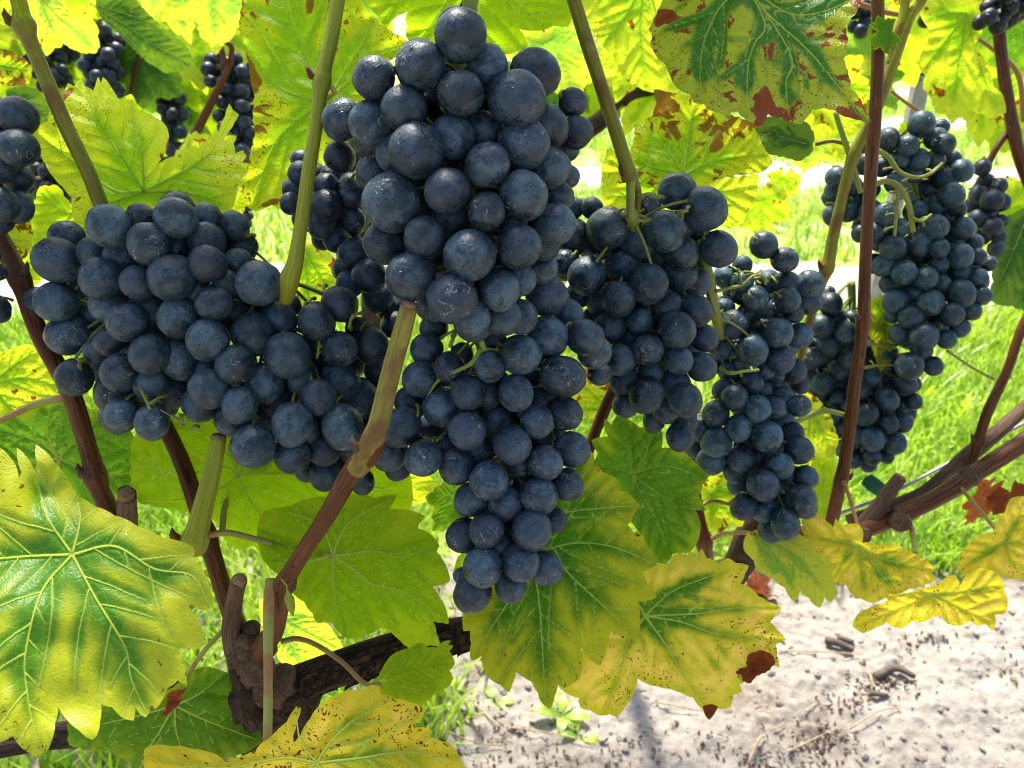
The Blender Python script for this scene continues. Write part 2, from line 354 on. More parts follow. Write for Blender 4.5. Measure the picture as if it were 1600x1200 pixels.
# ------------------------------------------------------------------ leaves
def inside(poly, pts):
    x, y = pts[:, 0], pts[:, 1]; r = np.zeros(len(pts), bool); n = len(poly)
    for i in range(n):
        x1, y1 = poly[i]; x2, y2 = poly[(i + 1) % n]
        if y1 == y2: continue
        c = ((y1 > y) != (y2 > y)) & (x < (x2 - x1) * (y - y1) / (y2 - y1) + x1); r ^= c
    return r
def dist_to(pts, samp):
    out = np.full(len(pts), 1e9)
    for i in range(0, len(samp), 400):
        d = ((pts[:, None] - samp[None, i:i + 400]) ** 2).sum(2).min(1); out = np.minimum(out, d)
    return np.sqrt(out)
def refine_outline(poly, step, tooth, rng):
    out = []; n = len(poly); P = np.asarray(poly, float)
    area = 0.5 * np.sum(P[:, 0] * np.roll(P[:, 1], -1) - np.roll(P[:, 0], -1) * P[:, 1]); sg = 1 if area > 0 else -1
    for i in range(n):
        a, b = P[i], P[(i + 1) % n]; d = b - a; L = np.linalg.norm(d)
        if L < 1e-6: continue
        nrm = np.array((d[1], -d[0])) / L * sg
        nt = max(1, int(round(L / (tooth * 1.0)))) if tooth else 1
        for k in range(nt):
            # each piece swells outward and drops back: the saw edge of a vine leaf
            m = max(4 if nt > 1 else 2, int(math.ceil(L / nt / step))); am = min(L / nt * .06, step * .9) * rng.uniform(.5, 1.3) if nt == 1 else L / nt * .17 * rng.uniform(.6, 1.3)
            for j in range(m):
                q = j / m; t = (k + q) / nt
                out.append(a + d * t + nrm * am * (math.sin(math.pi * q ** .8) if nt == 1 else min(q / .62, (1 - q) / .38) ** 1.2))
    return np.array(out)
def leaf_geometry(outline, origin, mains, step, tooth=0, seed=0, side=.42):
    """returns 2D verts, tris, attributes, vein polylines; y grows downward like the photograph"""
    rng = random.Random(seed)
    O = refine_outline(outline, step, tooth, rng)
    size = max(np.ptp(O[:, 0]), np.ptp(O[:, 1]))
    gx = np.arange(O[:, 0].min(), O[:, 0].max(), step); gy = np.arange(O[:, 1].min(), O[:, 1].max(), step * .87)
    G = np.array([(x + (j % 2) * step * .5 + rng.uniform(-.12, .12) * step, y + rng.uniform(-.12, .12) * step) for j, y in enumerate(gy) for x in gx])
    G = G[inside(O, G)]; dO = dist_to(G, O); G = G[dO > step * .55]
    allp = np.vstack([O, G]); n = len(O)
    r = delaunay_2d_cdt([Vector((float(a), float(b))) for a, b in allp], [(i, (i + 1) % n) for i in range(n)], [], 1, 1e-4)
    V = np.array([tuple(p) for p in r[0]]); T = [tuple(f) for f in r[2] if len(f) == 3]
    org = np.array(origin, float); veins = []; mv = []; sv = []
    for m in mains:
        path = smooth_path([org] + [np.array(p, float) for p in m], 8); 
        path = path + 0.0; L = np.concatenate([[0], np.cumsum(np.linalg.norm(np.diff(path, axis=0), axis=1))]); tot = L[-1]
        veins.append((path, 1.0, .25)); mv.append(resample(path, step * .6))
        nb = max(3, int(tot / (size * .062))); s = rng.choice((-1, 1))
        for k in range(nb):
            t = .12 + .8 * (k + rng.uniform(-.2, .2)) / nb; s = -s
            i = np.searchsorted(L, t * tot); i = min(max(i, 1), len(path) - 1)
            T_ = path[i] - path[i - 1]; T_ /= np.linalg.norm(T_) + 1e-9; p = path[i].copy()
            ang = s * math.radians(rng.uniform(42, 54)); q = [p.copy()]
            ln = size * side * (1 - t * .75) * rng.uniform(.8, 1.1); st = size * .02
            for w in range(int(ln / st)):
                a2 = ang * (1 - .35 * w * st / ln) + rng.uniform(-.08, .08)
                p = p + st * np.array((T_[0] * math.cos(a2) - T_[1] * math.sin(a2), T_[0] * math.sin(a2) + T_[1] * math.cos(a2))); 
                if not inside(O, p[None])[0]: break
                if w > 2 and len(mv) > 0 and any(np.min(np.hypot(*(m_ - p).T)) < size * .02 for m_ in mv): break
                if w > 2 and sv and any(np.min(np.hypot(*(m_ - p).T)) < size * .02 for m_ in sv): break
                q.append(p.copy())
            if len(q) > 3:
                q = np.array(q); veins.append((q, .36, .12)); sv.append(resample(q, step * .6))
    vm = dist_to(V, np.vstack(mv)) / size; vs = dist_to(V, np.vstack(sv)) / size if sv else vm * 0 + 1; ed = dist_to(V, O) / size
    return V, T, vm, vs, ed, veins, size, O
def resample(path, d):
    L = np.concatenate([[0], np.cumsum(np.linalg.norm(np.diff(path, axis=0), axis=1))]); n = max(2, int(L[-1] / d) + 1)
    t = np.linspace(0, L[-1], n); return np.stack([np.interp(t, L, path[:, 0]), np.interp(t, L, path[:, 1])], 1)

def relief(V, vm, vs, size, tilt, curl, wave, puff, seed, org):
    """depth offset (in leaf units, + = away) of the blade"""
    x = (V[:, 0] - org[0]) / size; y = (V[:, 1] - org[1]) / size
    z = tilt[0] * x + tilt[1] * y + curl * (x * x + y * y)
    z = z + wave * ((fbm(x * 2.6 + seed, y * 2.6 + 5, 3, seed) - .45))
    z = z - puff * (1 - np.exp(-np.minimum(vm, vs + .006) / .02))
    return z

def traced_leaf(vine, outline, origin, mains, depth, style, tilt=(0, 0), curl=.15, wave=.16, puff=.014, step=5, tooth=0, seed=0, petiole=None, pet_r=3.0, pet_mat=None, label=None, vw=1.0, name='leaf'):
    V, T, vm, vs, ed, veins, size, O = leaf_geometry(outline, origin, mains, step, tooth, seed)
    sm = size * depth / F
    def w3(P2, off=0.0):
        P2 = np.asarray(P2, float)
        a = dist_to(P2, np.vstack([resample(v[0], step) for v in veins])) / size if off == 0 else np.zeros(len(P2))
        z = relief(P2, a, a + 1, size, tilt, curl, wave, puff, seed, origin) * sm
        return at_np(P2[:, 0], P2[:, 1], depth + z - off)
    z = relief(V, vm, vs, size, tilt, curl, wave, puff, seed, origin) * sm
    P = at_np(V[:, 0], V[:, 1], depth + z)
    me = new_mesh(name, P, [t[::-1] for t in T], [LM[style]])
    set_attr(me, 'vm', vm); set_attr(me, 'vs', vs); set_attr(me, 'ed', ed)
    lp = me.attributes.new('lp', 'FLOAT_VECTOR', 'POINT'); lp.data.foreach_set('vector', np.stack([(V[:, 0] - origin[0]) / size, (V[:, 1] - origin[1]) / size, V[:, 0] * 0], 1).astype(np.float32).ravel())
    o = put(name, me, vine, at(*origin, depth), label=label)
    mv = Mesh()
    for path, r0, r1 in veins:
        w0 = .0008 * min(sm, .075) / .07 * vw
        mv.tube(w3(path, w0 * .5), np.linspace(r0, r1, len(path)) * w0 * .62, 5)
    mv.build('vein', [VEIN], o, at(*origin, depth))
    if petiole:
        pp = [(origin[0], origin[1], depth + .0005)] + list(petiole)
        P3 = smooth_path([at(*p) for p in pp], 8)
        Mesh().tube(P3, np.linspace(pet_r * .85, pet_r, len(P3)) * depth / F, 8).build('leaf_stalk', [pet_mat or W_PETI], o, at(*origin, depth))
    return o

def template_leaf(seed, lob=1.0):
    rng = random.Random(seed); tips = [(0, 1.0), (50, .90), (104, .72), (150, .52)]; sin_ = [(27, .66 * lob), (78, .60 * lob), (128, .50)]
    ks = []
    for s in (1, -1):
        row = [(0, 1.0)]
        for (a, r), (b, q) in zip(sin_, tips[1:]): row += [(a + rng.uniform(-3, 3), r * rng.uniform(.9, 1.1)), (b + rng.uniform(-4, 4), q * rng.uniform(.9, 1.08))]
        row += [(172, .16)]
        ks.append([(s * a, r) for a, r in row])
    A = ks[0] + [(-a, r) for a, r in [(-k[0], k[1]) for k in ks[1]]][::-1][:-1]
    A = ks[0] + ks[1][::-1][:-1]
    poly = []
    for i in range(len(A)):
        a0, r0 = A[i]; a1, r1 = A[(i + 1) % len(A)]
        if a1 < a0 - 180: a1 += 360
        if a1 - a0 > 180: a0 += 360
        n = max(2, int(abs(a1 - a0) / 6.5))
        if abs(a0) > 165 and abs(a1) > 165: n = 2
        for k in range(n):
            t = k / n; a = math.radians(a0 + (a1 - a0) * t); r = r0 + (r1 - r0) * t
            tip = .055 if k % 2 == 0 else -.035
            r *= 1 + tip * (r > .3) * rng.uniform(.5, 1.3)
            poly.append((math.sin(a) * r, -math.cos(a) * r))
    mains = [[(math.sin(math.radians(a)) * r * .5, -math.cos(math.radians(a)) * r * .5), (math.sin(math.radians(a * 1.03)) * r * .95, -math.cos(math.radians(a * 1.03)) * r * .95)] for a, r in [(0, 1), (50, .9), (-50, .9), (104, .72), (-104, .72)]]
    V, T, vm, vs, ed, veins, size, O = leaf_geometry(poly, (0, 0), mains, .055, 0, seed, .38)
    z = relief(V, vm, vs, size, (0, 0), rng.uniform(.05, .25), .22, .012, seed, (0, 0)) * size
    me = new_mesh('leaf', np.stack([V[:, 0], -V[:, 1], -z], 1), T, [LM['green']])
    set_attr(me, 'vm', vm); set_attr(me, 'vs', vs); set_attr(me, 'ed', ed)
    lp = me.attributes.new('lp', 'FLOAT_VECTOR', 'POINT'); lp.data.foreach_set('vector', np.stack([V[:, 0] / size, V[:, 1] / size, V[:, 0] * 0], 1).astype(np.float32).ravel())
    return me
TEMPL = [template_leaf(s, l) for s, l in ((1, 1.0), (2, .86), (3, 1.12), (4, .95), (5, 1.05))]
def free_leaf(vine, u, v, size, d, style, rot=180, yaw=0, pitch=0, var=None, flip=False, label=None, world=None):
    """a leaf of 'size' photograph pixels (stalk to tip); rot 180 = tip down"""
    me = TEMPL[rnd.randrange(5) if var is None else var]
    o = bpy.data.objects.new('leaf', me); o.material_slots[0].link = 'OBJECT'; o.material_slots[0].material = LM[style]
    R = Matrix((RT, UP, -FW)).transposed().to_4x4()
    M = R @ Matrix.Rotation(math.radians(yaw), 4, 'Y') @ Matrix.Rotation(math.radians(pitch), 4, 'X') @ Matrix.Rotation(math.radians(-rot), 4, 'Z')
    if flip: M = M @ Matrix.Rotation(math.pi, 4, 'Y')
    s = size * d / F; w = world or at(u, v, d)
    M = Matrix.Translation(w - Vector(ABS.get(vine.name, vine.location))) @ M @ Matrix.Scale(s, 4)
    o.matrix_local = M; o.parent = vine; ABS[o.name] = w
    col.objects.link(o)
    if label: o['label'] = label
    return o

# ------------------------------------------------------------------ grapes
def grape_mesh(name, sub, seed):
    bm = bmesh.new(); bmesh.ops.create_icosphere(bm, subdivisions=sub, radius=1.0); rng = random.Random(seed); o = Vector((rng.uniform(0, 50), 3, 7))
    from mathutils import noise
    for v in bm.verts:
        n = v.co.normalized(); r = 1 + .055 * noise.noise(n * 1.1 + o) + .02 * noise.noise(n * 2.6 + o)
        v.co = n * r; v.co.z *= 1.04
        if n.z > .93: v.co.z -= (n.z - .93) * 1.6 * .6          # the dimple round the stalk
        if n.z < -.992: v.co.z -= .022                           # the tip scar
    me = bpy.data.meshes.new(name); bm.to_mesh(me); bm.free()
    me.polygons.foreach_set('use_smooth', [True] * len(me.polygons)); me.materials.append(GRAPE); return me
bm = bmesh.new(); bmesh.ops.create_icosphere(bm, subdivisions=2, radius=1.0); DROP_ME = bpy.data.meshes.new('water_drop'); bm.to_mesh(DROP_ME); bm.free()
DROP_ME.polygons.foreach_set('use_smooth', [True] * len(DROP_ME.polygons)); DROP_ME.materials.append(DROP)
G_NEAR = [grape_mesh('grape', 5, s) for s in range(6)]; G_FAR = [grape_mesh('grape', 3, 9)]

def bunch(label, group, listed, D, axis, fill=0, thick=.05, tint=(1, 1, 1), meshes=G_NEAR, extra=(), stem_r=1.6, squeeze=.87, fillr=1.04, maxz=.06, seed=0):
    """listed: (u, v, r[, layer]) of the berries one sees, in photograph pixels; axis: (u, v) points of the rachis from its stalk down.
    The berries are packed from front to back without running into each other, the rest of the bunch is filled behind them."""
    rng = random.Random(seed + 100)
    top = at(axis[0][0], axis[0][1], D + thick * .35); root = thing('grape_bunch', label, 'grape bunch', top, group); ABS[root.name] = top
    L = [(g[0], g[1], g[2], g[3] if len(g) > 3 else 0) for g in listed]
    L.sort(key=lambda g: g[3] * 1000 - g[2])
    us = np.array([g[0] for g in L]); vs_ = np.array([g[1] for g in L]); rs = np.array([g[2] for g in L])
    meanr = rs.mean()
    def front(u, v, r):
        m = np.abs(vs_ - v) < meanr * 2.6
        lo, hi = (us[m] - rs[m]).min(), (us[m] + rs[m]).max(); c = (lo + hi) / 2; h = max((hi - lo) / 2, meanr)
        q = min(1.0, abs(u - c) / h); W = min(h * D / F, thick)
        return D + W * .75 * (1 - math.sqrt(max(0, 1 - q * q)))
    placed = []                                   # u, v, r, depth, metres
    def push(u, v, r, d0):
        d = d0
        for _ in range(12):
            moved = False
            for (u2, v2, r2, d2, R2) in placed:
                lat = math.hypot(u - u2, v - v2) * D / F; R = r * d / F; s = (R + R2) * squeeze
                if lat < s:
                    need = math.sqrt(s * s - lat * lat)
                    if abs(d - d2) < need - 1e-6: d = d2 + need; moved = True
            if not moved: break
        return d
    for u, v, r, lay in L:
        d0 = front(u, v, r) + lay * .006; d = push(u, v, r, d0)
        d = min(d, D + maxz + .01); placed.append((u, v, r, d, r * d / F))
    n = 0
    for _ in range(fill * 12):
        if n >= fill: break
        b = rng.choice(L); a = rng.uniform(0, 2 * math.pi); q = rng.uniform(0, 1.5) * b[2]
        u, v, r = b[0] + math.cos(a) * q, b[1] + math.sin(a) * q, meanr * fillr * rng.uniform(.8, 1.08)
        # stay inside the outline of the berries one sees
        dd = np.hypot(us - u, vs_ - v) - rs
        if np.min(dd + r * .9) > 0: continue
        near = [p for p in placed if math.hypot(p[0] - u, p[1] - v) < p[2] + r]
        if not near: continue
        d = push(u, v, r, max(max(p[3] for p in near if True) * .0 + min(p[3] for p in near) + r * D / F * .6, D + meanr * D / F * .8))
        if d > D + maxz: continue
        placed.append((u, v, r, d, r * d / F)); n += 1
    # close the holes that berries on all sides surround
    if fill > 20:
        st = meanr * .33; rr_ = meanr * .92
        for v in np.arange(vs_.min(), vs_.max(), st):
            for u in np.arange(us.min(), us.max(), st):
                PU = np.array([(p[0], p[1], p[2]) for p in placed]); dx, dy = PU[:, 0] - u, PU[:, 1] - v; dd = np.hypot(dx, dy)
                if np.min(dd - PU[:, 2]) < -1.0: continue
                m_ = dd < meanr * 2.6; sec = set(((np.arctan2(dy[m_], dx[m_]) + np.pi) / (2 * np.pi) * 8).astype(int) % 8)
                if len(sec) < 7 or len(placed) > 292: continue
                near = [p for p in placed if math.hypot(p[0] - u, p[1] - v) < p[2] + rr_]
                d = push(u, v, rr_, min(p[3] for p in near) + rr_ * D / F * .5 if near else D + .02)
                d = min(d, D + maxz + .01); placed.append((u, v, rr_, d, rr_ * d / F))
    # rachis
    ax3 = [at(a[0], a[1], (a[2] if len(a) > 2 else D + thick * .45)) for a in axis]
    P = smooth_path(ax3, 10); m = Mesh(); k = D / F
    m.tube(P, np.linspace(stem_r * 1.6, stem_r * .6, len(P)) * .001, 8, rough=.12)
    cols = []
    for i, (u, v, r, d, R) in enumerate(placed):
        c = np.array(at(u, v, d)); dd = np.linalg.norm(P - c, axis=1); j = max(0, int(np.argmin(dd)) - 4); q = P[j]
        ax = q - c; L_ = np.linalg.norm(ax) + 1e-9; ax = ax / L_
        ax = ax + np.array([rng.uniform(-.35, .35) for _ in range(3)]); ax[2] += .35; ax /= np.linalg.norm(ax)
        g = bpy.data.objects.new('grape', meshes[rng.randrange(len(meshes))])
        g.rotation_mode = 'QUATERNION'; g.rotation_quaternion = Vector(ax).to_track_quat('Z', 'Y') @ Quaternion((0, 0, 1), rng.uniform(0, 6.28))
        g.scale = (R * rng.uniform(.95, 1.02), R * rng.uniform(.97, 1.03), R * rng.uniform(.98, 1.07)); g.location = Vector(c) - top; g.parent = root
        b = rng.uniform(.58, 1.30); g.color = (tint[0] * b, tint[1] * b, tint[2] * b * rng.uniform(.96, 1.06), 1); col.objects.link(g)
        if D < .3 and i < len(L) and rng.random() < .42:          # a water drop or two on the side one sees
            for _k in range(rng.choice((1, 1, 2))):
                n_ = -FWa * 1.0 + RTa * rng.uniform(-.8, .8) + UPa * rng.uniform(-.5, .9); n_ /= np.linalg.norm(n_)
                w_ = bpy.data.objects.new('water_drop', DROP_ME); w_.parent = g; ls = rng.uniform(.05, .11)
                qi = g.rotation_quaternion.inverted(); dl = qi @ Vector(n_); dl = Vector((dl.x / g.scale.x, dl.y / g.scale.y, dl.z / g.scale.z)) * R
                w_.location = dl * .985; w_.rotation_mode = 'QUATERNION'; w_.rotation_quaternion = dl.to_track_quat('Z', 'Y'); w_.scale = (ls, ls * rng.uniform(.8, 1.3), ls * .6); col.objects.link(w_)
        if True:
            s = c + ax * R * .93
            if L_ > R * 4.0: q = s + FWa * R * rng.uniform(.9, 1.6) + UPa * R * rng.uniform(.2, .8) + RTa * R * rng.uniform(-.4, .4)
            mid = (s + q) / 2 + np.array((0, 0, .15 * R)) + ax * R * .15
            m.tube(smooth_path([c + ax * R * .86, s + ax * R * .18, mid, q], 2), np.array([1.25, .8, .5, .5, .55, .6, .8]) * .0011 * (meanr * k / .006), 6)
    for path, r0, r1 in extra:
        Q = smooth_path([at(*p) for p in path], 8); m.tube(Q, np.linspace(r0, r1, len(Q)) * .72 * path[0][2] / F, 8, rough=.3)
        if len(Q) > 14:
            for _s in (.35, .6, .85):
                c_ = Q[int(_s * (len(Q) - 1))]; e_ = c_ + (RTa * rng.uniform(-1, 1) + UPa * rng.uniform(-.8, .8) + FWa * 1.6) * .004; m.tube([c_, (c_ + e_) / 2 + UPa * .0006, e_], np.array([.6, .45, .7]) * .0011 * (meanr * k / .006), 6)
    m.build('stem', [W_STEM], root, top)
    return root

def cane(vine, pts, mat, sides=14, name='cane', rough=.06, seed=0, nodes=(), cut=None, label=None, per=8, ridges=0):
    """pts: (u, v, radius in photograph pixels, depth)"""
    A = smooth_path([(p[0], p[1], p[2], p[3]) for p in pts], per)
    for (nu, nv, swell) in nodes:
        d = np.hypot(A[:, 0] - nu, A[:, 1] - nv); A[:, 2] *= 1 + swell * np.exp(-(d / (A[:, 2].mean() * 1.1)) ** 2)
    P = at_np(A[:, 0], A[:, 1], A[:, 3]); R = A[:, 2] * A[:, 3] / F
    if mat is W_BROWN and sides >= 26: ridges = ridges or 13
    m = Mesh().tube(P, R, sides, rough=rough, seed=seed, ridges=ridges)
    o = m.build(name, [mat], vine, P[len(P) // 2], label=label)
    if cut is not None:
        e = 0 if cut == 0 else -1; T = P[e] - P[1 if e == 0 else -2]; T /= np.linalg.norm(T)
        Mesh().tube([P[e] - T * .0002, P[e] + T * .0006, P[e] + T * .0010], [R[e] * .97, R[e] * .86, R[e] * .45], sides, rough=.12, seed=seed).build('cut_face', [W_CUT], o, P[e])
    for k, (nu, nv, swell) in enumerate(nodes):                # bud scars
        i = int(np.argmin(np.hypot(A[:, 0] - nu, A[:, 1] - nv))); c = P[i]; r = R[i]; s = -1 if k % 2 == 0 else 1
        dr = np.array(RT) * s * .8 - FWa * .45 + UPa * .2; dr /= np.linalg.norm(dr)
        q = c + dr * r * .75; Mesh().tube([q, q + dr * r * .35, q + dr * r * .7 + UPa * r * .5, q + dr * r * .72 + UPa * r * .95], [r * .42, r * .38, r * .22, r * .03], 8, rough=.3, seed=k).build('bud', [W_BROWN if mat is not W_BROWN else W_GREY], o, q)
    return o
# ------------------------------------------------------------------ ground
def ground_h(x, y):
    r = .025 * (fbm(x * 2.2 + 40, y * 2.2 + 40, 3, 1) - .45)
    b = fbm(x * 14 + 7, y * 14 + 3, 3, 5); r = r + .018 * np.abs(b - .45) * 2
    c = fbm(x * 55 + 5, y * 55, 3, 9); r = r + .009 * np.abs(c - .42) * 2
    return r + .0035 * fbm(x * 190, y * 190, 2, 21)
def build_ground():
    xs = np.concatenate([np.linspace(-60, -3, 12)[:-1], np.linspace(-3, -.55, 60)[:-1], np.linspace(-.55, 1.0, 470), np.linspace(1.0, 3, 60)[1:], np.linspace(3, 60, 12)[1:]])
    ys = np.concatenate([np.linspace(-30, .2, 20)[:-1], np.linspace(.2, .5, 30)[:-1], np.linspace(.5, 1.15, 220), np.linspace(1.15, 5, 160)[1:], np.linspace(5, 120, 30)[1:]])
    X, Y = np.meshgrid(xs, ys); Z = ground_h(X, Y) - .02
    far = (np.abs(X) > 2.8) | (Y > 4.8) | (Y < .25); Z[far] = -.02
    V = np.stack([X.ravel(), Y.ravel(), Z.ravel()], 1); w = len(xs); h = len(ys)
    i, j = np.meshgrid(np.arange(w - 1), np.arange(h - 1)); a = (j * w + i).ravel()
    fc = np.stack([a, a + 1, a + w + 1, a + w], 1)
    me = new_mesh('ground', V, fc, [SOIL, GROUND])
    cy = ys[:-1][j.ravel()]; me.polygons.foreach_set('material_index', (cy > 1.0).astype(np.int32)); me.update()
    put('ground', me, None, (0, 0, 0), kind='structure')
build_ground()

def blades(name, N, area, hmin, hmax, wid, bare=True, seed=0, lean=.9, accept=None, mat=None):
    r = np.random.RandomState(seed); x = r.uniform(area[0], area[1], N); y = r.uniform(area[2], area[3], N)
    k = fbm(x * 3 + 9, y * 3 + 2, 3, seed + 31) > .31
    k |= x < -.12
    if accept is not None: k &= accept(x, y)
    x, y = x[k], y[k]; n = len(x)
    a = r.uniform(0, 2 * np.pi, n); h = r.uniform(hmin, hmax, n); ln = h * r.uniform(.15, lean, n); w = wid * r.uniform(.6, 1.3, n) * .5
    z0 = ground_h(x, y) - .022; dx, dy = np.cos(a), np.sin(a); V = []
    for t, ww in ((0, 1), (.35, .95), (.7, .7), (1, .08)):
        cx = x + dx * ln * t * t; cy = y + dy * ln * t * t; cz = z0 + h * (t - .28 * t * t * (ln / h))
        V.append(np.stack([cx - dy * w * ww, cy + dx * w * ww, cz], 1)); V.append(np.stack([cx + dy * w * ww, cy - dx * w * ww, cz], 1))
    V = np.stack(V, 1).reshape(-1, 3); b = (np.arange(n) * 8)[:, None]
    fc = np.concatenate([b + np.array([[0, 1, 3, 2]]), b + np.array([[2, 3, 5, 4]]), b + np.array([[4, 5, 7, 6]])])
    put(name, new_mesh(name, V, fc, [mat or GRASS]), None, (0, 0, 0), kind='stuff', label='long bright green grass growing between the vine rows', category='grass')
def edge_near(x, y):
    e = .93 + .16 * (fbm(x * 3 + 3, y * 3, 3, 77) - .5) - .40 / (1 + np.exp((x + .02) * 22)); return e
blades('grass', 42000, (-1.3, 1.9, .5, 2.05), .03, .10, .0055, seed=3, accept=lambda x, y: y > edge_near(x, y))
blades('grass', 26000, (-2.6, 3.6, 2.4, 6.0), .04, .10, .008, seed=4, accept=lambda x, y: ((y - .95) % 1.47) < .98)

def pebbles():
    r = np.random.RandomState(5); N = 2600; x = r.uniform(-.35, .95, N); y = r.uniform(.52, 1.12, N); s = .0012 + .0050 * r.rand(N) ** 4
    bm = bmesh.new(); bmesh.ops.create_icosphere(bm, subdivisions=1, radius=1); base = np.array([v.co for v in bm.verts]); fc0 = np.array([[v.index for v in f.verts] for f in bm.faces]); bm.free()
    V = []; 
    for i in range(N):
        b = base * (1 + .5 * (r.rand(len(base), 1) - .5)) * s[i] * np.array((1, r.uniform(.6, 1.2), r.uniform(.5, .9))); c = math.cos(i), math.sin(i)
        V.append(np.stack([b[:, 0] * c[0] - b[:, 1] * c[1], b[:, 0] * c[1] + b[:, 1] * c[0], b[:, 2]], 1))
    z = ground_h(x, y) - .02; V = np.array(V) + np.stack([x, y, z + s * .25], 1)[:, None]
    fc = (fc0[None] + (np.arange(N) * len(base))[:, None, None]).reshape(-1, 3)
    put('soil_crumbs', new_mesh('soil_crumbs', V.reshape(-1, 3), fc, [SOIL], False), None, (0, 0, 0), kind='stuff', label='loose pale crumbs of sandy soil under the vines', category='soil crumbs')
pebbles()
def on_ground(u, v):
    t = CAM.z / (math.sin(PITCH) + math.cos(PITCH) * (v - 600) / F); p = at(u, v, t)
    return Vector((p.x, p.y, float(ground_h(np.array(p.x), np.array(p.y))) - .02))
def stick(name, cat, label, pts, r, mat, lift=.003, group=None, sides=6, r2=None):
    P = [on_ground(*p) + Vector((0, 0, lift + r + (.004 if 0 < i < len(pts) - 1 else 0))) for i, p in enumerate(pts)]
    P = smooth_path(P, 4); m = Mesh().tube(P, np.linspace(r, r2 or r * .6, len(P)), sides, rough=.15)
    return m.build(name, [mat], None, P[len(P) // 2], label=label, category=cat, group=group)
for i, (pts, lab) in enumerate([
    ([(1232, 1170), (1270, 1148), (1318, 1128)], 'pale straw lying on the sand at the bottom right'),
    ([(1215, 1015), (1290, 1018), (1352, 1015)], 'long straw lying level on the pale sand under the yellow leaf'),
    ([(1357, 1040), (1363, 1055), (1365, 1070)], 'short upright piece of straw beside the reddish litter'),
    ([(1210, 1135), (1228, 1122)], 'short straw piece by the lower edge of the golden leaf'),
    ([(1258, 1112), (1280, 1092)], 'small tan straw bit on the sand'),
    ([(790, 1130), (880, 1145), (935, 1158)], 'thin dry stalk lying across the soil under the hanging leaf tip'),
    ([(1020, 1090), (1060, 1098), (1092, 1103)], 'pale straw under the brown tip of the golden leaf'),
    ([(660, 1115), (730, 1150), (785, 1156)], 'bleached bent grass stem at the bottom beside the yellow leaf'),
    ([(700, 1080), (750, 1040), (760, 1025)], 'brown dry stem leaning on the soil near the old arm'),
    ([(740, 1090), (790, 1140), (800, 1150)], 'reddish dry stem on the grey soil at the bottom'),
    ([(1170, 1190), (1185, 1160), (1195, 1150)], 'thick straw end at the bottom edge of the picture'),
    ([(1330, 1130), (1370, 1110), (1410, 1095)], 'thin straw crossing the dark litter on the sand')]):
    stick('straw', 'straw', lab, pts, .0011 if i != 10 else .002, STRAW, group='dry straws on the soil')
for pts, r, lab in [([(1292, 995), (1312, 1004), (1334, 1010)], .006, 'black rotten twig lying on the pale sand'),
                    ([(1310, 988), (1336, 996)], .0045, 'smaller brown twig behind the black one on the sand'),
                    ([(1370, 1048), (1400, 1040), (1432, 1050)], .006, 'brown piece of bark in the reddish litter on the sand'),
                    ([(1360, 1075), (1390, 1078)], .004, 'rusty bit of twig below the bark piece')]:
    stick('twig', 'twig', lab, pts, r, TWIG, 0, 'twigs on the sand', 7)
def litter(u0, v0, n, su, sv, seed):
    r = random.Random(seed); m = Mesh()
    for i in range(int(n * .30)):
        u, v = r.gauss(u0, su), r.gauss(v0, sv); p = on_ground(u, v) + Vector((0, 0, .002)); a = r.uniform(0, 3.1); l = r.uniform(.002, .008)
        q = p + Vector((math.cos(a) * l, math.sin(a) * l, r.uniform(0, .003))); m.tube([p, (p + q) / 2 + Vector((0, 0, .001)), q], [.0006, r.uniform(.0007, .0022), .0004], 5, mi=r.choice((0, 0, 0, 2, 2, 1)), rough=.3)
    m.build('plant_litter', [TWIG, STRAW, RUSTY], None, on_ground(u0, v0), kind='stuff', label='dark scraps of rotting litter on the sand', category='plant litter')
for i, a in enumerate([(1385, 1062, 260, 26, 10), (1325, 1090, 160, 20, 8), (1280, 1150, 260, 40, 14), (1240, 1185, 160, 60, 14), (1440, 1000, 120, 34, 14), (1000, 1150, 220, 90, 22), (780, 1130, 260, 70, 30), (1580, 1030, 60, 12, 30), (820, 1180, 150, 80, 14)]): litter(*a, 50 + i)
def weed(u, v, n, s, label, seed):
    """low broad-leaved seedling: each small leaf a child"""
    p = on_ground(u, v); root = thing('weed', label, 'weed', p, 'young weeds on the soil'); ABS[root.name] = p; r = random.Random(seed)
    for k in range(n):
        a = k / n * 6.28 + r.uniform(-.4, .4); L = s * r.uniform(.7, 1.2); el = r.uniform(.3, 1.0); rows = []
        for t in np.linspace(0, 1, 7):
            w = L * .24 * (math.sin(math.pi * min(1, .05 + t * .97)) ** .7) * (.35 if t < .25 else 1)
            c = p + Vector((math.cos(a) * L * t, math.sin(a) * L * t, L * el * t - L * .7 * t * t)); sd = Vector((-math.sin(a), math.cos(a), 0)) * w
            rows += [c - sd, c + Vector((0, 0, -.12 * w)), c + sd]
        f = [(i * 3 + j, i * 3 + j + 1, i * 3 + j + 4, i * 3 + j + 3) for i in range(6) for j in range(2)]
        m = Mesh(); m.add(rows, f); m.build('small_leaf', [GRASS], root, p)
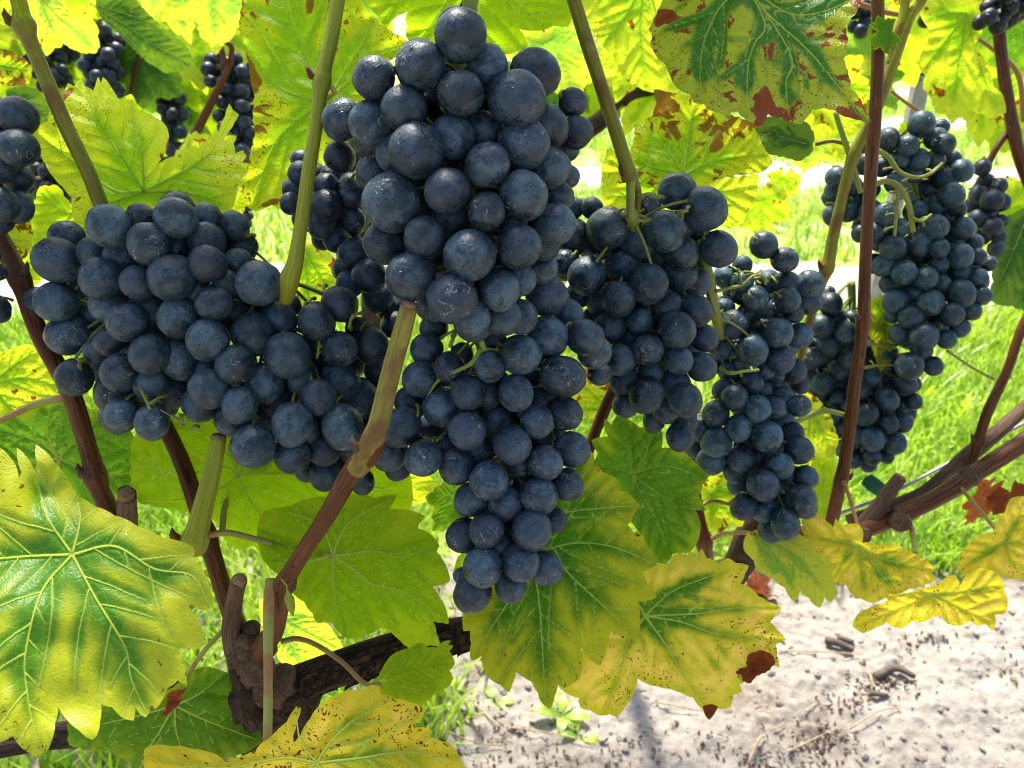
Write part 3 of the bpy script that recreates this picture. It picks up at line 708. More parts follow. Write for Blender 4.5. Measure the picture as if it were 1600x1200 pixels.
for i, a in enumerate([(880, 1112, 7, .035, 'bright green weed just below the hanging leaf tips'), (775, 1085, 6, .028, 'small weed with pointed leaves beside the old vine arm'), (905, 1140, 4, .03, 'weed leaf lying on the grey soil at the bottom centre'), (1150, 945, 5, .02, 'tiny seedling at the foot of the right trunk'),
                       (700, 1050, 6, .03, 'weed tuft right of the folded leaf'), (330, 985, 8, .04, 'lush weed behind the cut spur at the lower left'), (300, 1010, 7, .035, 'weed behind the point of the big wet leaf'), (1480, 860, 8, .05, 'broad green weed under the right arm'), (1400, 880, 7, .045, 'green weed between the two yellow leaves'), (1530, 760, 9, .05, 'bright weed behind the red leaf on the right')]): weed(*a, 80 + i)
blades('grass', 60, (-.12, .0, .72, .95), .04, .11, .004, seed=8, lean=1.5)

# ------------------------------------------------------------------ the vines
def vine(label, u, v, d, z=0):
    p = at(u, v, d); r = thing('grapevine', label, 'grapevine', (p.x, p.y, z), 'grapevines'); ABS[r.name] = Vector((p.x, p.y, z)); return r
VL = vine('near grapevine on the left with dark forked trunk and big yellow green leaves', 395, 1080, .30)
VR = vine('near grapevine on the right, slanting red brown arm and golden spotted leaves over the sand', 1165, 860, .45)
VB = vine('blurred grapevine of the row behind with small dark bunches at the top left', 560, 300, .95)
VC = vine('grapevine behind at the upper right with dark canes and orange flecked leaves', 1590, 300, .62)

# --- left vine wood
base = VL.location
P0 = at(392, 1075, .295); tr = smooth_path([P0 + Vector((0, 0, .012)), P0 + Vector((.001, .0, -.03)), P0 + Vector((.004, .004, -.12)), Vector((P0.x + .01, P0.y + .012, .25)), Vector((P0.x, P0.y + .01, -.04))], 10)
Mesh().tube(tr, np.linspace(.0066, .017, len(tr)), 32, rough=.20, seed=2, ridges=14).build('trunk', [W_BARK], VL, P0)
cane(VL, [(372, 1100, 30, .297), (440, 1080, 30, .297), (520, 1050, 28, .30), (620, 1018, 27, .305), (740, 985, 25, .31), (860, 950, 24, .32), (1000, 900, 22, .345)], W_BARK, 32, 'arm', .22, 4, ridges=16, label='dark shaggy horizontal arm', per=12)
cane(VL, [(400, 1095, 24, .30), (300, 1120, 22, .31), (180, 1140, 20, .32), (60, 1156, 19, .32), (-90, 1180, 18, .33)], W_BARK, 28, 'arm', .22, 5, ridges=16, per=10)
def shaggy(vine_, pts, n, seed):
    r = random.Random(seed); A = smooth_path(pts, 20); m = Mesh()
    for i in range(n):
        k = r.randrange(2, len(A) - 12); L = r.randrange(5, 11); off = r.uniform(-.85, .85); w = r.uniform(.0010, .0024); rows = []
        for j in range(L):
            u, v, rr, d = A[k + j]; R = rr * d / F; fr = 1.03 + .22 * (abs(j - L / 2) / (L / 2)) ** 2 * r.uniform(.2, 1)
            c = np.array(at(u, v, d)) + UPa * R * off * fr - FWa * R * math.sqrt(max(0, 1 - off * off)) * fr
            rows += [c + UPa * w * .5, c - UPa * w * .5 - FWa * .0004]
        m.add(rows, [(2 * j, 2 * j + 1, 2 * j + 3, 2 * j + 2) for j in range(L - 1)])
    m.build('bark_strips', [W_BARK], vine_, at(*A[0][[0, 1, 3]]), False, kind='stuff')
shaggy(VL, [(385, 1098, 31, .297), (440, 1080, 31, .297), (520, 1050, 29, .30), (620, 1018, 28, .305), (740, 985, 26, .31), (860, 950, 24, .32)], 150, 3)
# knuckle where the canes start
cane(VL, [(392, 1085, 22, .293), (390, 1050, 20, .289), (388, 1025, 21, .287), (396, 1008, 15, .286)], W_GREY, 18, 'knuckle', .2, 7, ridges=8)
def gnarl(vine_, u, v, d, r, seed, name='gnarl'):
    from mathutils import noise
    bm = bmesh.new(); bmesh.ops.create_icosphere(bm, subdivisions=4, radius=1.0); o_ = Vector((seed * 7.1, 1, 2)); c = at(u, v, d)
    for w_ in bm.verts:
        n_ = w_.co.normalized(); w_.co = n_ * r * (1 + (.30 * noise.noise(n_ * 1.3 + o_)) + .12 * noise.noise(n_ * 3.5 + o_) + .04 * noise.noise(n_ * 9 + o_)) + c
    me = bpy.data.meshes.new(name); bm.to_mesh(me); bm.free(); me.polygons.foreach_set('use_smooth', [True] * len(me.polygons)); me.materials.append(W_BARK if seed in (6, 7, 8) else W_GREY)
    set_attr(me, 'along', [w_.co.z for w_ in me.vertices]); return put(name, me, vine_, c)
for _i, _g in enumerate([(385, 1005, .284, .0055), (412, 1012, .283, .0042), (372, 1028, .284, .0040), (398, 1045, .285, .0062), (430, 1075, .292, .0085), (445, 1110, .295, .0105), (400, 1100, .292, .0085), (470, 1090, .297, .0075), (392, 985, .284, .0032), (1405, 815, .452, .006), (1180, 830, .447, .008), (1515, 745, .468, .006), (1345, 835, .455, .006)]): gnarl(VL if _g[0] < 800 else VR, *_g, _i + 1)
cane(VL, [(368, 1020, 15, .284), (362, 985, 14.5, .281), (367, 940, 13, .275), (374, 906, 12, .262)], W_GREY, 16, 'cut_spur', .10, 8, cut=1, label='short cut spur above the fork of the trunk', ridges=6)
cane(VL, [(400, 1022, 17, .284), (425, 990, 16, .275), (437, 950, 15, .265), (442, 916, 15, .262), (462, 880, 14, .258), (505, 815, 14.5, .25), (548, 742, 15.5, .242), (578, 705, 18, .238), (592, 660, 16, .235), (610, 585, 15, .231), (628, 520, 14.5, .227), (640, 478, 13, .224)], W_BROWN, 26, 'cane', .09, 9, nodes=[(576, 706, .12), (440, 918, .25)], label='red brown cane slanting up to a cut end under the central bunch')
cane(VL, [(556, 735, 16.4, .2408), (572, 712, 19.0, .2385), (584, 682, 18.4, .2358), (592, 660, 16.5, .2345), (610, 585, 15.5, .2306), (628, 520, 15, .2267), (640, 476, 13.4, .2236)], W_MID, 20, 'cane_tip', .03, 9, cut=1, label='still green upper end of the slanting cane')
cane(VL, [(-30, 330, 14, .29), (0, 375, 14, .29), (32, 440, 14, .29), (62, 525, 14, .292), (108, 608, 14, .296), (135, 690, 13.5, .30), (155, 760, 13.5, .302), (172, 800, 15, .303), (230, 960, 20, .305), (290, 1110, 22, .306)], W_BROWN, 26, 'cane', .09, 11, nodes=[(150, 745, .35), (36, 432, .3)], label='dark red brown cane on the left behind the bunch')
cane(VL, [(225, 600, 11, .30), (262, 675, 12, .298), (292, 745, 12.5, .296), (325, 845, 13, .294), (352, 930, 14, .292), (378, 1000, 16, .290), (388, 1030, 18, .289)], W_BROWN, 26, 'cane', .09, 12, nodes=[(322, 838, .25)], label='thin dark brown cane between the green shoot and the fork')
cane(VL, [(203, 870, 15, .30), (200, 820, 14.5, .297), (198, 795, 14.5, .290), (198, 772, 14, .279)], W_GREY, 16, 'cut_spur', .10, 13, cut=1, label='cut grey spur between two brown canes', ridges=8)
cane(VL, [(300, 856, 17, .272), (306, 838, 18, .270), (318, 790, 15.5, .268), (332, 735, 13.5, .266), (342, 682, 11.5, .264)], W_GREEN, 18, 'cane', .03, 14, nodes=[(300, 848, .25)], cut=1, label='short green shoot with a dry cut top')
cane(VL, [(15, -40, 13, .262), (30, 5, 12.5, .262), (38, 42, 13, .262), (60, 95, 11.5, .262), (100, 190, 11.5, .265), (138, 270, 11.5, .27), (163, 335, 11.5, .275), (190, 400, 11, .28)], W_OLIVE, 18, 'cane', .04, 15, nodes=[(38, 40, .45)], label='olive green cane in front of the yellow leaf at the top left')
cane(VL, [(538, -40, 11, .245), (528, 0, 11, .245), (518, 60, 11, .245), (503, 125, 11.5, .246), (495, 190, 10.5, .247), (482, 270, 11, .249), (469, 360, 10.5, .252), (461, 410, 12.5, .254), (452, 438, 15.5, .256), (447, 470, 11, .262)], W_GREEN, 18, 'cane', .03, 16, nodes=[(503, 127, .38)], label='straight green cane in front of the small left bunch')
cane(VL, [(880, -50, 11, .262), (897, 0, 11, .264), (915, 60, 11, .266), (938, 130, 11, .268), (962, 205, 11, .271), (980, 262, 11.5, .273), (986, 282, 12, .274)], W_OLIVE, 18, 'cane', .04, 17, nodes=[(985, 276, .2)], label='brownish green cane running down to the right hand middle bunch')
cane(VL, [(986, 280, 8, .274), (985, 310, 6.5, .275), (985, 340, 7, .277)], W_STEM, 12, 'bunch_stalk', .05, 18)
cane(VL, [(990, 275, 6, .278), (997, 300, 5.5, .280), (995, 335, 5, .283)], W_MID, 12, 'bunch_stalk', .05, 19)
cane(VL, [(965, 600, 10, .35), (945, 640, 9.5, .35), (925, 690, 9, .352), (900, 760, 9, .355)], W_BROWN, 26, 'cane', .09, 20)
cane(VL, [(425, 905, 10, .262), (420, 950, 9, .258), (419, 1020, 7.2, .252), (419, 1080, 7, .248), (418, 1160, 7, .243)], W_PETI, 14, 'leaf_stalk', .02, 21, label='pale stalk hanging in front of the fork')
# little unripe bud leaf
m = Mesh(); m.tube([at(440, 905, .255), at(448, 915, .253), at(449, 925, .252)], [.0004, .0003, .0003], 6); m.tube([at(449, 922, .252), at(452, 935, .252), at(455, 950, .252), at(458, 963, .252)], [.0003, .0016, .0013, .0002], 8, mi=0); m.build('bud_leaf', [W_GREEN], VL, at(449, 922, .252))

# --- right vine wood
tr = smooth_path([at(1200, 800, .44), at(1175, 835, .45), at(1155, 880, .48), at(1120, 930, .60), at(1050, 965, .80), at(965, 985, 1.07), at(950, 992, 1.12)], 10)
Mesh().tube(tr, np.linspace(.008, .012, len(tr)), 26, rough=.18, seed=6, ridges=12).build('trunk', [W_BARK], VR, tr[10])
cane(VR, [(1188, 805, 16, .445), (1250, 835, 14, .45), (1335, 832, 13, .455), (1400, 808, 13.5, .46), (1470, 775, 14, .465), (1540, 730, 14, .47), (1610, 682, 15, .475), (1700, 610, 15, .48)], W_BROWN, 18, 'arm', .07, 22, nodes=[(1410, 800, .15), (1500, 755, .15)], label='red brown fruiting arm rising to the right', ridges=6)
cane(VR, [(1330, 815, 13, .48), (1400, 790, 12, .485), (1450, 765, 12, .49), (1520, 705, 13, .495), (1570, 665, 11, .50), (1650, 590, 10, .51)], W_GREY, 16, 'arm', .12, 23, ridges=8, label='older grey brown arm behind the red one')
cane(VR, [(1350, 822, 15, .462), (1375, 790, 13, .458), (1395, 760, 11, .455), (1407, 745, 10, .453)], W_GREY, 14, 'cut_spur', .12, 24, cut=1, label='forked grey spur on the right arm')
cane(VR, [(1372, -50, 10, .36), (1372, 0, 9.5, .36), (1371, 120, 9.5, .362), (1362, 250, 10, .365), (1352, 400, 9.5, .37), (1349, 500, 9, .375), (1336, 600, 9.5, .385), (1320, 720, 9.5, .40), (1296, 830, 10, .43)], W_BROWN, 26, 'cane', .09, 25, nodes=[(1349, 505, .3), (1318, 745, .2)], label='upright red brown cane in front of the right hand bunch')
cane(VR, [(1455, -50, 8, .375), (1440, 0, 8, .377), (1420, 30, 8.5, .378), (1395, 100, 9, .38), (1365, 180, 9, .385), (1335, 240, 9.5, .39), (1318, 300, 8.5, .395), (1302, 370, 9, .40), (1293, 415, 9.5, .403), (1275, 465, 7.5, .408), (1258, 530, 7, .414), (1240, 600, 7, .42), (1225, 680, 8, .43), (1190, 790, 9, .44)], W_OLIVE, 14, 'cane', .05, 26, nodes=[(1293, 420, .3), (1333, 240, .2)], label='olive green cane curving down left of the red brown one')
cane(VR, [(1415, -20, 7, .377), (1412, 20, 7, .378), (1400, 60, 7, .379), (1392, 100, 7, .38)], W_OLIVE, 12, 'cane', .05, 27)
cane(VR, [(1305, 175, 4, .39), (1318, 215, 4.5, .39), (1333, 260, 4.5, .392), (1345, 300, 4, .40)], W_STEM, 10, 'tendril', .04, 28)
cane(VR, [(1275, 225, 3.5, .40), (1300, 220, 3.5, .395), (1325, 225, 4, .39)], W_OLIVE, 10, 'tendril', .04, 29)
cane(VR, [(1640, 440, 7, .47), (1600, 505, 7, .47), (1575, 575, 7, .472), (1545, 640, 7.5, .476), (1528, 690, 8, .48), (1515, 730, 8, .485)], W_BROWN, 26, 'cane', .09, 30, nodes=[(1528, 690, .4)], label='thin red brown cane at the right edge')
cane(VR, [(1075, 690, 8, .40), (1082, 740, 8, .40), (1092, 800, 8, .405), (1100, 850, 11, .41), (1106, 880, 11, .43), (1132, 925, 11, .50)], W_BROWN, 26, 'cane', .09, 31, nodes=[(1098, 845, .3)])
cane(VR, [(1095, 790, 3.2, .40), (1115, 783, 3, .40), (1145, 790, 3, .40), (1160, 800, 3, .40)], W_PETI, 8, 'leaf_stalk', .02, 32)
cane(VR, [(1112, 842, 3.8, .405), (1130, 834, 3.6, .40), (1165, 832, 3.6, .38), (1180, 836, 3.6, .362)], W_PETI, 8, 'leaf_stalk', .02, 33)
cane(VR, [(1238, 663, 4.5, .38), (1262, 650, 4.5, .385), (1290, 642, 4.5, .388), (1318, 648, 4, .392)], W_STEM, 8, 'tendril', .02, 34)
cane(VR, [(1480, 548, 2, .45), (1520, 575, 2, .46), (1552, 592, 2.4, .47)], W_STEM, 8, 'tendril', .02, 35)
# --- back vines wood
cane(VC, [(1548, -60, 9, .56), (1556, 0, 9, .56), (1565, 90, 9, .56), (1580, 185, 9, .565), (1598, 260, 9, .57), (1640, 360, 9, .58)], W_BROWN, 26, 'cane', .09, 36, nodes=[(1593, 205, .3)], label='dark upright cane at the upper right edge')
cane(VC, [(1600, 25, 4, .56), (1575, 42, 4, .56), (1560, 50, 4, .56)], W_BROWN, 26, 'cane', .09, 37)
cane(VC, [(1500, 45, 3, .6), (1545, 72, 3, .6), (1590, 115, 4, .6), (1600, 190, 4, .6)], W_PINK, 8, 'cane', .05, 38)
cane(VC, [(1575, 205, 5, .57), (1555, 235, 5, .57), (1535, 275, 5, .575), (1520, 300, 5, .58)], W_BROWN, 26, 'cane', .09, 39)
cane(VC, [(1340, 5, 4, .6), (1380, 18, 4, .6), (1415, 25, 4, .6)], W_PINK, 8, 'cane', .05, 40)
cane(VC, [(1392, 142, 2.5, .6), (1415, 160, 2.5, .6), (1438, 175, 2.5, .6)], W_PINK, 8, 'tendril', .05, 41)
cane(VC, [(1640, 360, 9, .58), (1700, 500, 10, .6), (1760, 700, 11, .62)], W_BROWN, 26, 'cane', .09, 42)
cane(VB, [(-120, 300, 17, .98), (100, 275, 17, .97), (380, 255, 16, .96), (560, 240, 16, .95), (760, 225, 16, .95), (870, 222, 14, .95), (930, 195, 13, .95), (965, 160, 12, .95), (1000, 142, 10, .95), (1060, 138, 10, .96), (1200, 120, 11, .97), (1700, 90, 12, 1.0)], W_BARK, 16, 'arm', .2, 43, ridges=8, label='dark knotty horizontal arm of the vine behind')
g0 = at(560, 240, .95); Mesh().tube(smooth_path([g0, Vector((g0.x, g0.y + .01, g0.z - .2)), Vector((g0.x - .01, g0.y, -.03))], 10), np.linspace(.012, .02, 21), 18, rough=.2, seed=4, ridges=9).build('trunk', [W_BARK], VB, g0)
for i, p in enumerate([[(218, 85, 4.5, .85), (210, 120, 4.5, .85), (204, 170, 4.5, .86), (200, 260, 5, .88)], [(345, 60, 4.5, .75), (362, 75, 4.5, .75), (355, 110, 5, .76), (335, 150, 6, .77), (310, 200, 7, .78), (285, 240, 8, .79), (262, 290, 8, .8)], [(325, 28, 4, .76), (340, 60, 4.5, .75), (352, 100, 5, .75)], [(852, 35, 4, .8), (846, 55, 4.5, .8), (840, 90, 5, .8), (835, 150, 6, .82)], [(1125, 172, 7, .60), (1112, 215, 7.5, .60), (1100, 260, 8, .60), (1090, 300, 8, .60)], [(735, -20, 8, .6), (737, 10, 9, .6), (742, 60, 9, .6)], [(672, -10, 5, .5), (680, 40, 5, .5), (682, 80, 5, .5)], [(112, -10, 2.5, .8), (108, 20, 2.5, .8), (135, 40, 2.5, .8), (160, 30, 2.5, .8)]]):
    cane(VB, p, W_BROWN if i in (0, 1, 2) else (W_PINK if i in (3, 4, 5) else W_OLIVE), 10, 'cane', .06, 44 + i)

# ------------------------------------------------------------------ leaves traced from the photograph, each at its own distance
traced_leaf(VL, [(-30, 690), (0, 700), (20, 720), (30, 748), (34, 738), (26, 700), (40, 712), (55, 735), (58, 722), (56, 695), (64, 700), (85, 722), (115, 762), (120, 775), (150, 792), (180, 806), (215, 822), (255, 840), (300, 853), (304, 862), (300, 872), (318, 892), (330, 925), (334, 950), (322, 955), (306, 948), (289, 941), (300, 955), (312, 975), (322, 1005), (310, 1014), (295, 1013), (280, 1012), (284, 1035), (292, 1072), (278, 1063), (262, 1075), (250, 1100), (242, 1108), (236, 1104), (228, 1121), (219, 1116), (211, 1104), (209, 1126), (192, 1122), (175, 1105), (158, 1101), (156, 1130), (151, 1150), (144, 1156), (122, 1140), (105, 1125), (90, 1103), (86, 1130), (76, 1170), (60, 1183), (40, 1173), (20, 1150), (0, 1160), (-30, 1150), (-60, 1100), (-100, 1080), (-130, 980), (-150, 900), (-120, 800), (-80, 730)],
    (113, 866), [[(178, 853), (240, 888), (300, 900), (326, 945)], [(150, 935), (195, 1010), (205, 1060), (228, 1112)], [(65, 925), (40, 1020), (42, 1080), (58, 1172)], [(30, 870), (-60, 880), (-130, 900)], [(125, 815), (122, 785)], [(75, 810), (60, 760)]],
    .222, 'wet', (.25, -.38), .22, .26, .003, 5, 0, 5, label='very large wet green leaf with yellow margins at the lower left corner', vw=.62)
traced_leaf(VL, [(293, 1074), (285, 1078), (268, 1080), (262, 1085), (260, 1092), (262, 1098), (258, 1108), (252, 1118), (255, 1120), (270, 1110), (283, 1095), (284, 1086)], (288, 1078), [[(270, 1092), (256, 1114)]], .214, 'red', (0, 0), 0, .3, .02, 2.5, seed=2, name='curled_tip', label='dried red brown curl at the tip of the big wet leaf', vw=.5)
traced_leaf(VL, [(455, 790), (520, 775), (560, 772), (585, 778), (620, 773), (608, 797), (630, 796), (664, 806), (655, 818), (653, 826), (672, 834), (686, 851), (682, 862), (692, 875), (702, 898), (703, 908), (690, 914), (675, 916), (688, 935), (698, 955), (701, 975), (692, 973), (676, 970), (682, 990), (688, 1010), (672, 1008), (655, 1010), (640, 1013), (622, 998), (608, 984), (595, 981), (570, 992), (545, 998), (530, 988), (520, 975), (509, 970), (502, 974), (495, 973), (488, 958), (475, 940), (460, 930), (440, 900), (415, 880), (402, 840), (410, 800)],
    (520, 867), [[(545, 866), (585, 860), (625, 870), (680, 852)], [(560, 895), (580, 912), (630, 925), (690, 965)], [(520, 900), (524, 940), (535, 990)], [(535, 830), (555, 810), (612, 778)], [(470, 880), (430, 880)], [(500, 820), (450, 800)]],
    .278, 'green', (.10, .12), .12, .16, .016, 5, 0, 6, petiole=[(480, 860, .277), (420, 848, .274), (360, 833, .271), (325, 836, .270)], pet_r=5.0, label='large evenly green leaf seen from below behind the slanting cane')
traced_leaf(VL, [(206, 690), (225, 665), (255, 655), (297, 645), (350, 630), (450, 680), (560, 715), (640, 738), (645, 770), (640, 800), (620, 820), (560, 850), (480, 880), (445, 888), (416, 869), (395, 852), (372, 858), (353, 846), (345, 820), (325, 806), (294, 800), (255, 792), (217, 785), (205, 750)],
    (372, 744), [[(420, 740), (500, 745), (630, 770)], [(390, 780), (430, 840), (440, 880)], [(340, 765), (290, 780), (225, 782)], [(350, 730), (280, 740), (215, 715)], [(385, 715), (450, 690)], [(355, 710), (300, 660)]],
    .305, 'green', (.05, .05), .10, .16, .015, 5.5, 22, 7, petiole=[(365, 760, .303), (352, 790, .300), (347, 830, .297)], pet_r=5, label='broad light green leaf behind the green cut shoot')
traced_leaf(VL, [(-60, 630), (0, 655), (40, 632), (80, 618), (110, 618), (140, 640), (175, 645), (200, 668), (208, 680), (222, 735), (212, 770), (190, 800), (150, 830), (60, 840), (0, 800), (-60, 790), (-90, 700)],
    (93, 715), [[(150, 740), (210, 742)], [(120, 690), (195, 670)], [(75, 680), (80, 640), (105, 625)], [(40, 725), (-50, 720)], [(85, 760), (60, 820)], [(60, 690), (0, 670)]],
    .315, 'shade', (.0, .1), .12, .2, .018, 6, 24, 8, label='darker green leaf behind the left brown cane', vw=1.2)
traced_leaf(VL, [(-60, 560), (-10, 555), (20, 545), (40, 538), (62, 545), (90, 560), (110, 585), (125, 620), (100, 640), (40, 648), (0, 660), (-50, 650)],
    (-15, 600), [[(40, 590), (110, 610)], [(30, 565), (60, 550)], [(20, 640), (40, 645)]], .335, 'yellow', (0, .1), .1, .2, .015, 6, 18, 9, label='light yellow green leaf at the left edge below the bunch')
cane(VL, [(-20, 665, 4.5, .31), (20, 648, 5, .308), (60, 630, 5.5, .306), (105, 620, 6, .30)], W_PETI, 10, 'leaf_stalk', .02, 60)
traced_leaf(VL, [(51, 210), (62, 195), (75, 192), (77, 175), (88, 184), (97, 200), (101, 165), (99, 150), (106, 130), (116, 135), (126, 122), (133, 135), (146, 142), (149, 134), (153, 120), (158, 132), (161, 120), (176, 140), (183, 152), (192, 162), (197, 150), (205, 147), (214, 162), (228, 176), (243, 184), (258, 195), (264, 212), (259, 238), (241, 262), (256, 250), (282, 242), (304, 227), (312, 232), (328, 215), (342, 205), (352, 180), (358, 162), (364, 172), (373, 179), (366, 192), (356, 207), (350, 218), (363, 220), (368, 240), (381, 234), (386, 242), (374, 258), (388, 266), (378, 280), (372, 290), (368, 310), (357, 336), (330, 345), (280, 350), (224, 350), (180, 340), (160, 350), (136, 378), (122, 360), (114, 336), (112, 308), (98, 292), (82, 275), (70, 255), (62, 235)],
    (225, 300), [[(190, 245), (155, 190), (130, 135)], [(222, 250), (212, 200), (205, 155)], [(285, 268), (330, 235), (360, 180)], [(180, 297), (110, 250), (62, 212)], [(170, 320), (130, 365)], [(290, 300), (350, 320)]],
    .30, 'yellow', (.05, -.15), .12, .22, .016, 5, 0, 10, label='bright yellow deeply lobed leaf behind the olive cane at the top left')
traced_leaf(VL, [(378, 10), (374, 40), (380, 62), (384, 85), (390, 100), (391, 122), (398, 150), (396, 180), (399, 210), (392, 240), (388, 265), (382, 300), (362, 330), (385, 322), (400, 330), (425, 320), (440, 328), (455, 310), (470, 300), (500, 280), (540, 240), (560, 190), (585, 150), (610, 110), (600, 96), (625, 85), (638, 66), (615, 52), (595, 38), (578, 22), (566, 5), (560, -30), (520, -80), (450, -100), (390, -60)],
    (507, 158), [[(470, 185), (430, 225), (395, 320)], [(470, 150), (430, 130), (385, 70)], [(485, 100), (460, 40), (440, -40)], [(540, 110), (570, 60), (575, 30)], [(540, 130), (580, 95), (625, 75)], [(485, 210), (478, 260), (462, 300)]],
    .33, 'spotted', (.0, .0), .10, .15, .014, 5, 20, 11, petiole=[(515, 150, .32), (522, 142, .29), (510, 130, .25)], pet_r=4, label='tall yellow green leaf with brown scorched edge behind the straight green cane')
traced_leaf(VL, [(572, -70), (577, 10), (590, 25), (603, 46), (611, 33), (622, 24), (636, 18), (637, 62), (655, 74), (680, 90), (700, 84), (720, 100), (760, 98), (790, 85), (810, 80), (826, 74), (818, 55), (811, 45), (842, 48), (865, 40), (888, 42), (895, 20), (905, -20), (900, -80), (740, -140)],
    (740, -60), [[(700, 0), (660, 60)], [(745, 20), (740, 90)], [(800, 0), (850, 40)], [(650, -30), (600, 30)], [(820, -50), (890, 0)]], .335, 'green', (.0, .1), .10, .15, .014, 6, 24, 12, label='smooth green leaf behind the top of the central bunch')
traced_leaf(VC, [(900, -60), (903, 0), (908, 25), (925, 45), (940, 70), (958, 85), (968, 110), (985, 130), (1010, 142), (1058, 146), (1060, 110), (1035, 80), (1028, 40), (1030, 0), (1025, -60), (960, -90)],
    (1010, -40), [[(980, 20), (940, 70)], [(1000, 40), (1010, 130)], [(1030, 40), (1050, 130)], [(950, -20), (905, 0)]], .50, 'yellow', (.0, .0), .1, .18, .014, 5, 16, 13, label='yellow leaf with orange flecks right of the brownish green cane')
traced_leaf(VR, [(1032, 8), (1020, 38), (1019, 75), (1028, 92), (1040, 100), (1048, 120), (1058, 138), (1078, 148), (1084, 160), (1100, 163), (1108, 172), (1124, 176), (1136, 184), (1143, 176), (1152, 174), (1164, 186), (1176, 192), (1187, 200), (1194, 190), (1200, 178), (1212, 184), (1222, 184), (1238, 192), (1251, 194), (1262, 182), (1270, 171), (1288, 169), (1304, 172), (1315, 180), (1328, 184), (1345, 188), (1362, 194), (1354, 175), (1342, 152), (1330, 138), (1326, 118), (1318, 92), (1325, 68), (1320, 40), (1340, 15), (1350, -20), (1330, -90), (1240, -150), (1120, -150), (1030, -100), (1018, -50), (1040, -10)],
    (1170, -20), [[(1202, 24), (1262, 78), (1310, 135), (1356, 188)], [(1130, 5), (1108, 45), (1095, 90), (1095, 160)], [(1195, 40), (1178, 70), (1168, 110), (1168, 180)], [(1230, 20), (1280, 20), (1330, 0)], [(1110, -40), (1040, -20)], [(1235, 85), (1228, 130), (1232, 180)]],
    .272, 'rust', (.0, -.30), .22, .18, .018, 5, 15, 14, label='large wet dark green leaf with rust brown patches at the top right', vw=.8)
traced_leaf(VR, [(1022, 140), (1040, 143), (1062, 148), (1082, 150), (1120, 175), (1175, 190), (1190, 205), (1198, 228), (1206, 255), (1192, 268), (1170, 272), (1150, 273), (1120, 280), (1095, 290), (1060, 300), (1030, 298), (1005, 282), (990, 262), (986, 238), (992, 212), (992, 190), (1004, 198), (1010, 186), (1020, 180), (1026, 160)],
    (1068, 272), [[(1075, 220), (1085, 165)], [(1040, 230), (1005, 200)], [(1120, 250), (1195, 240)], [(1030, 265), (995, 250)], [(1030, 285), (1010, 283)]], .345, 'spotted', (.1, .0), .1, .2, .016, 4.5, 14, 15, label='yellow green leaf with brown blotches below the dark wet leaf')
traced_leaf(VR, [(941, 262), (950, 232), (970, 240), (990, 255), (1040, 290), (1100, 282), (1185, 273), (1182, 300), (1170, 330), (1160, 348), (1140, 357), (1122, 348), (1085, 352), (1040, 345), (985, 335), (945, 322), (940, 290)],
    (1075, 300), [[(1120, 300), (1175, 290)], [(1120, 320), (1150, 345)], [(1020, 290), (955, 250)], [(1020, 310), (950, 305)], [(1070, 330), (1050, 345)]], .375, 'yellow', (.0, .1), .1, .2, .016, 5, 16, 16, label='pale yellow green leaf behind the single berries of the middle bunch')
traced_leaf(VL, [(905, 700), (924, 705), (930, 725), (942, 738), (958, 744), (964, 750), (960, 766), (980, 770), (1000, 790), (992, 802), (981, 820), (990, 832), (1004, 834), (1008, 850), (1020, 864), (1028, 880), (1012, 890), (1001, 894), (1012, 912), (1026, 933), (1012, 938), (997, 940), (1000, 965), (996, 998), (975, 994), (953, 985), (948, 1012), (938, 1040), (924, 1032), (908, 1012), (910, 1035), (906, 1060), (894, 1068), (883, 1075), (872, 1070), (866, 1090), (860, 1108), (848, 1100), (840, 1082), (830, 1065), (818, 1058), (806, 1050), (800, 1070), (796, 1082), (782, 1070), (764, 1060), (756, 1045), (752, 1025), (745, 1030), (736, 1032), (736, 1005), (735, 985), (724, 986), (724, 950), (735, 930), (750, 880), (800, 830), (860, 790), (880, 740)],
    (828, 868), [[(862, 856), (905, 848), (960, 855), (1020, 880)], [(862, 856), (885, 892), (930, 935), (990, 990)], [(838, 910), (845, 970), (852, 1095)], [(800, 930), (765, 985), (750, 1020)], [(868, 810), (900, 798), (990, 790)], [(860, 800), (905, 720)]],
    .290, 'mixed', (-.10, -.10), .14, .18, .017, 5, 0, 17, label='big green and yellow leaf hanging right below the lowest grapes of the centre', vw=.9)
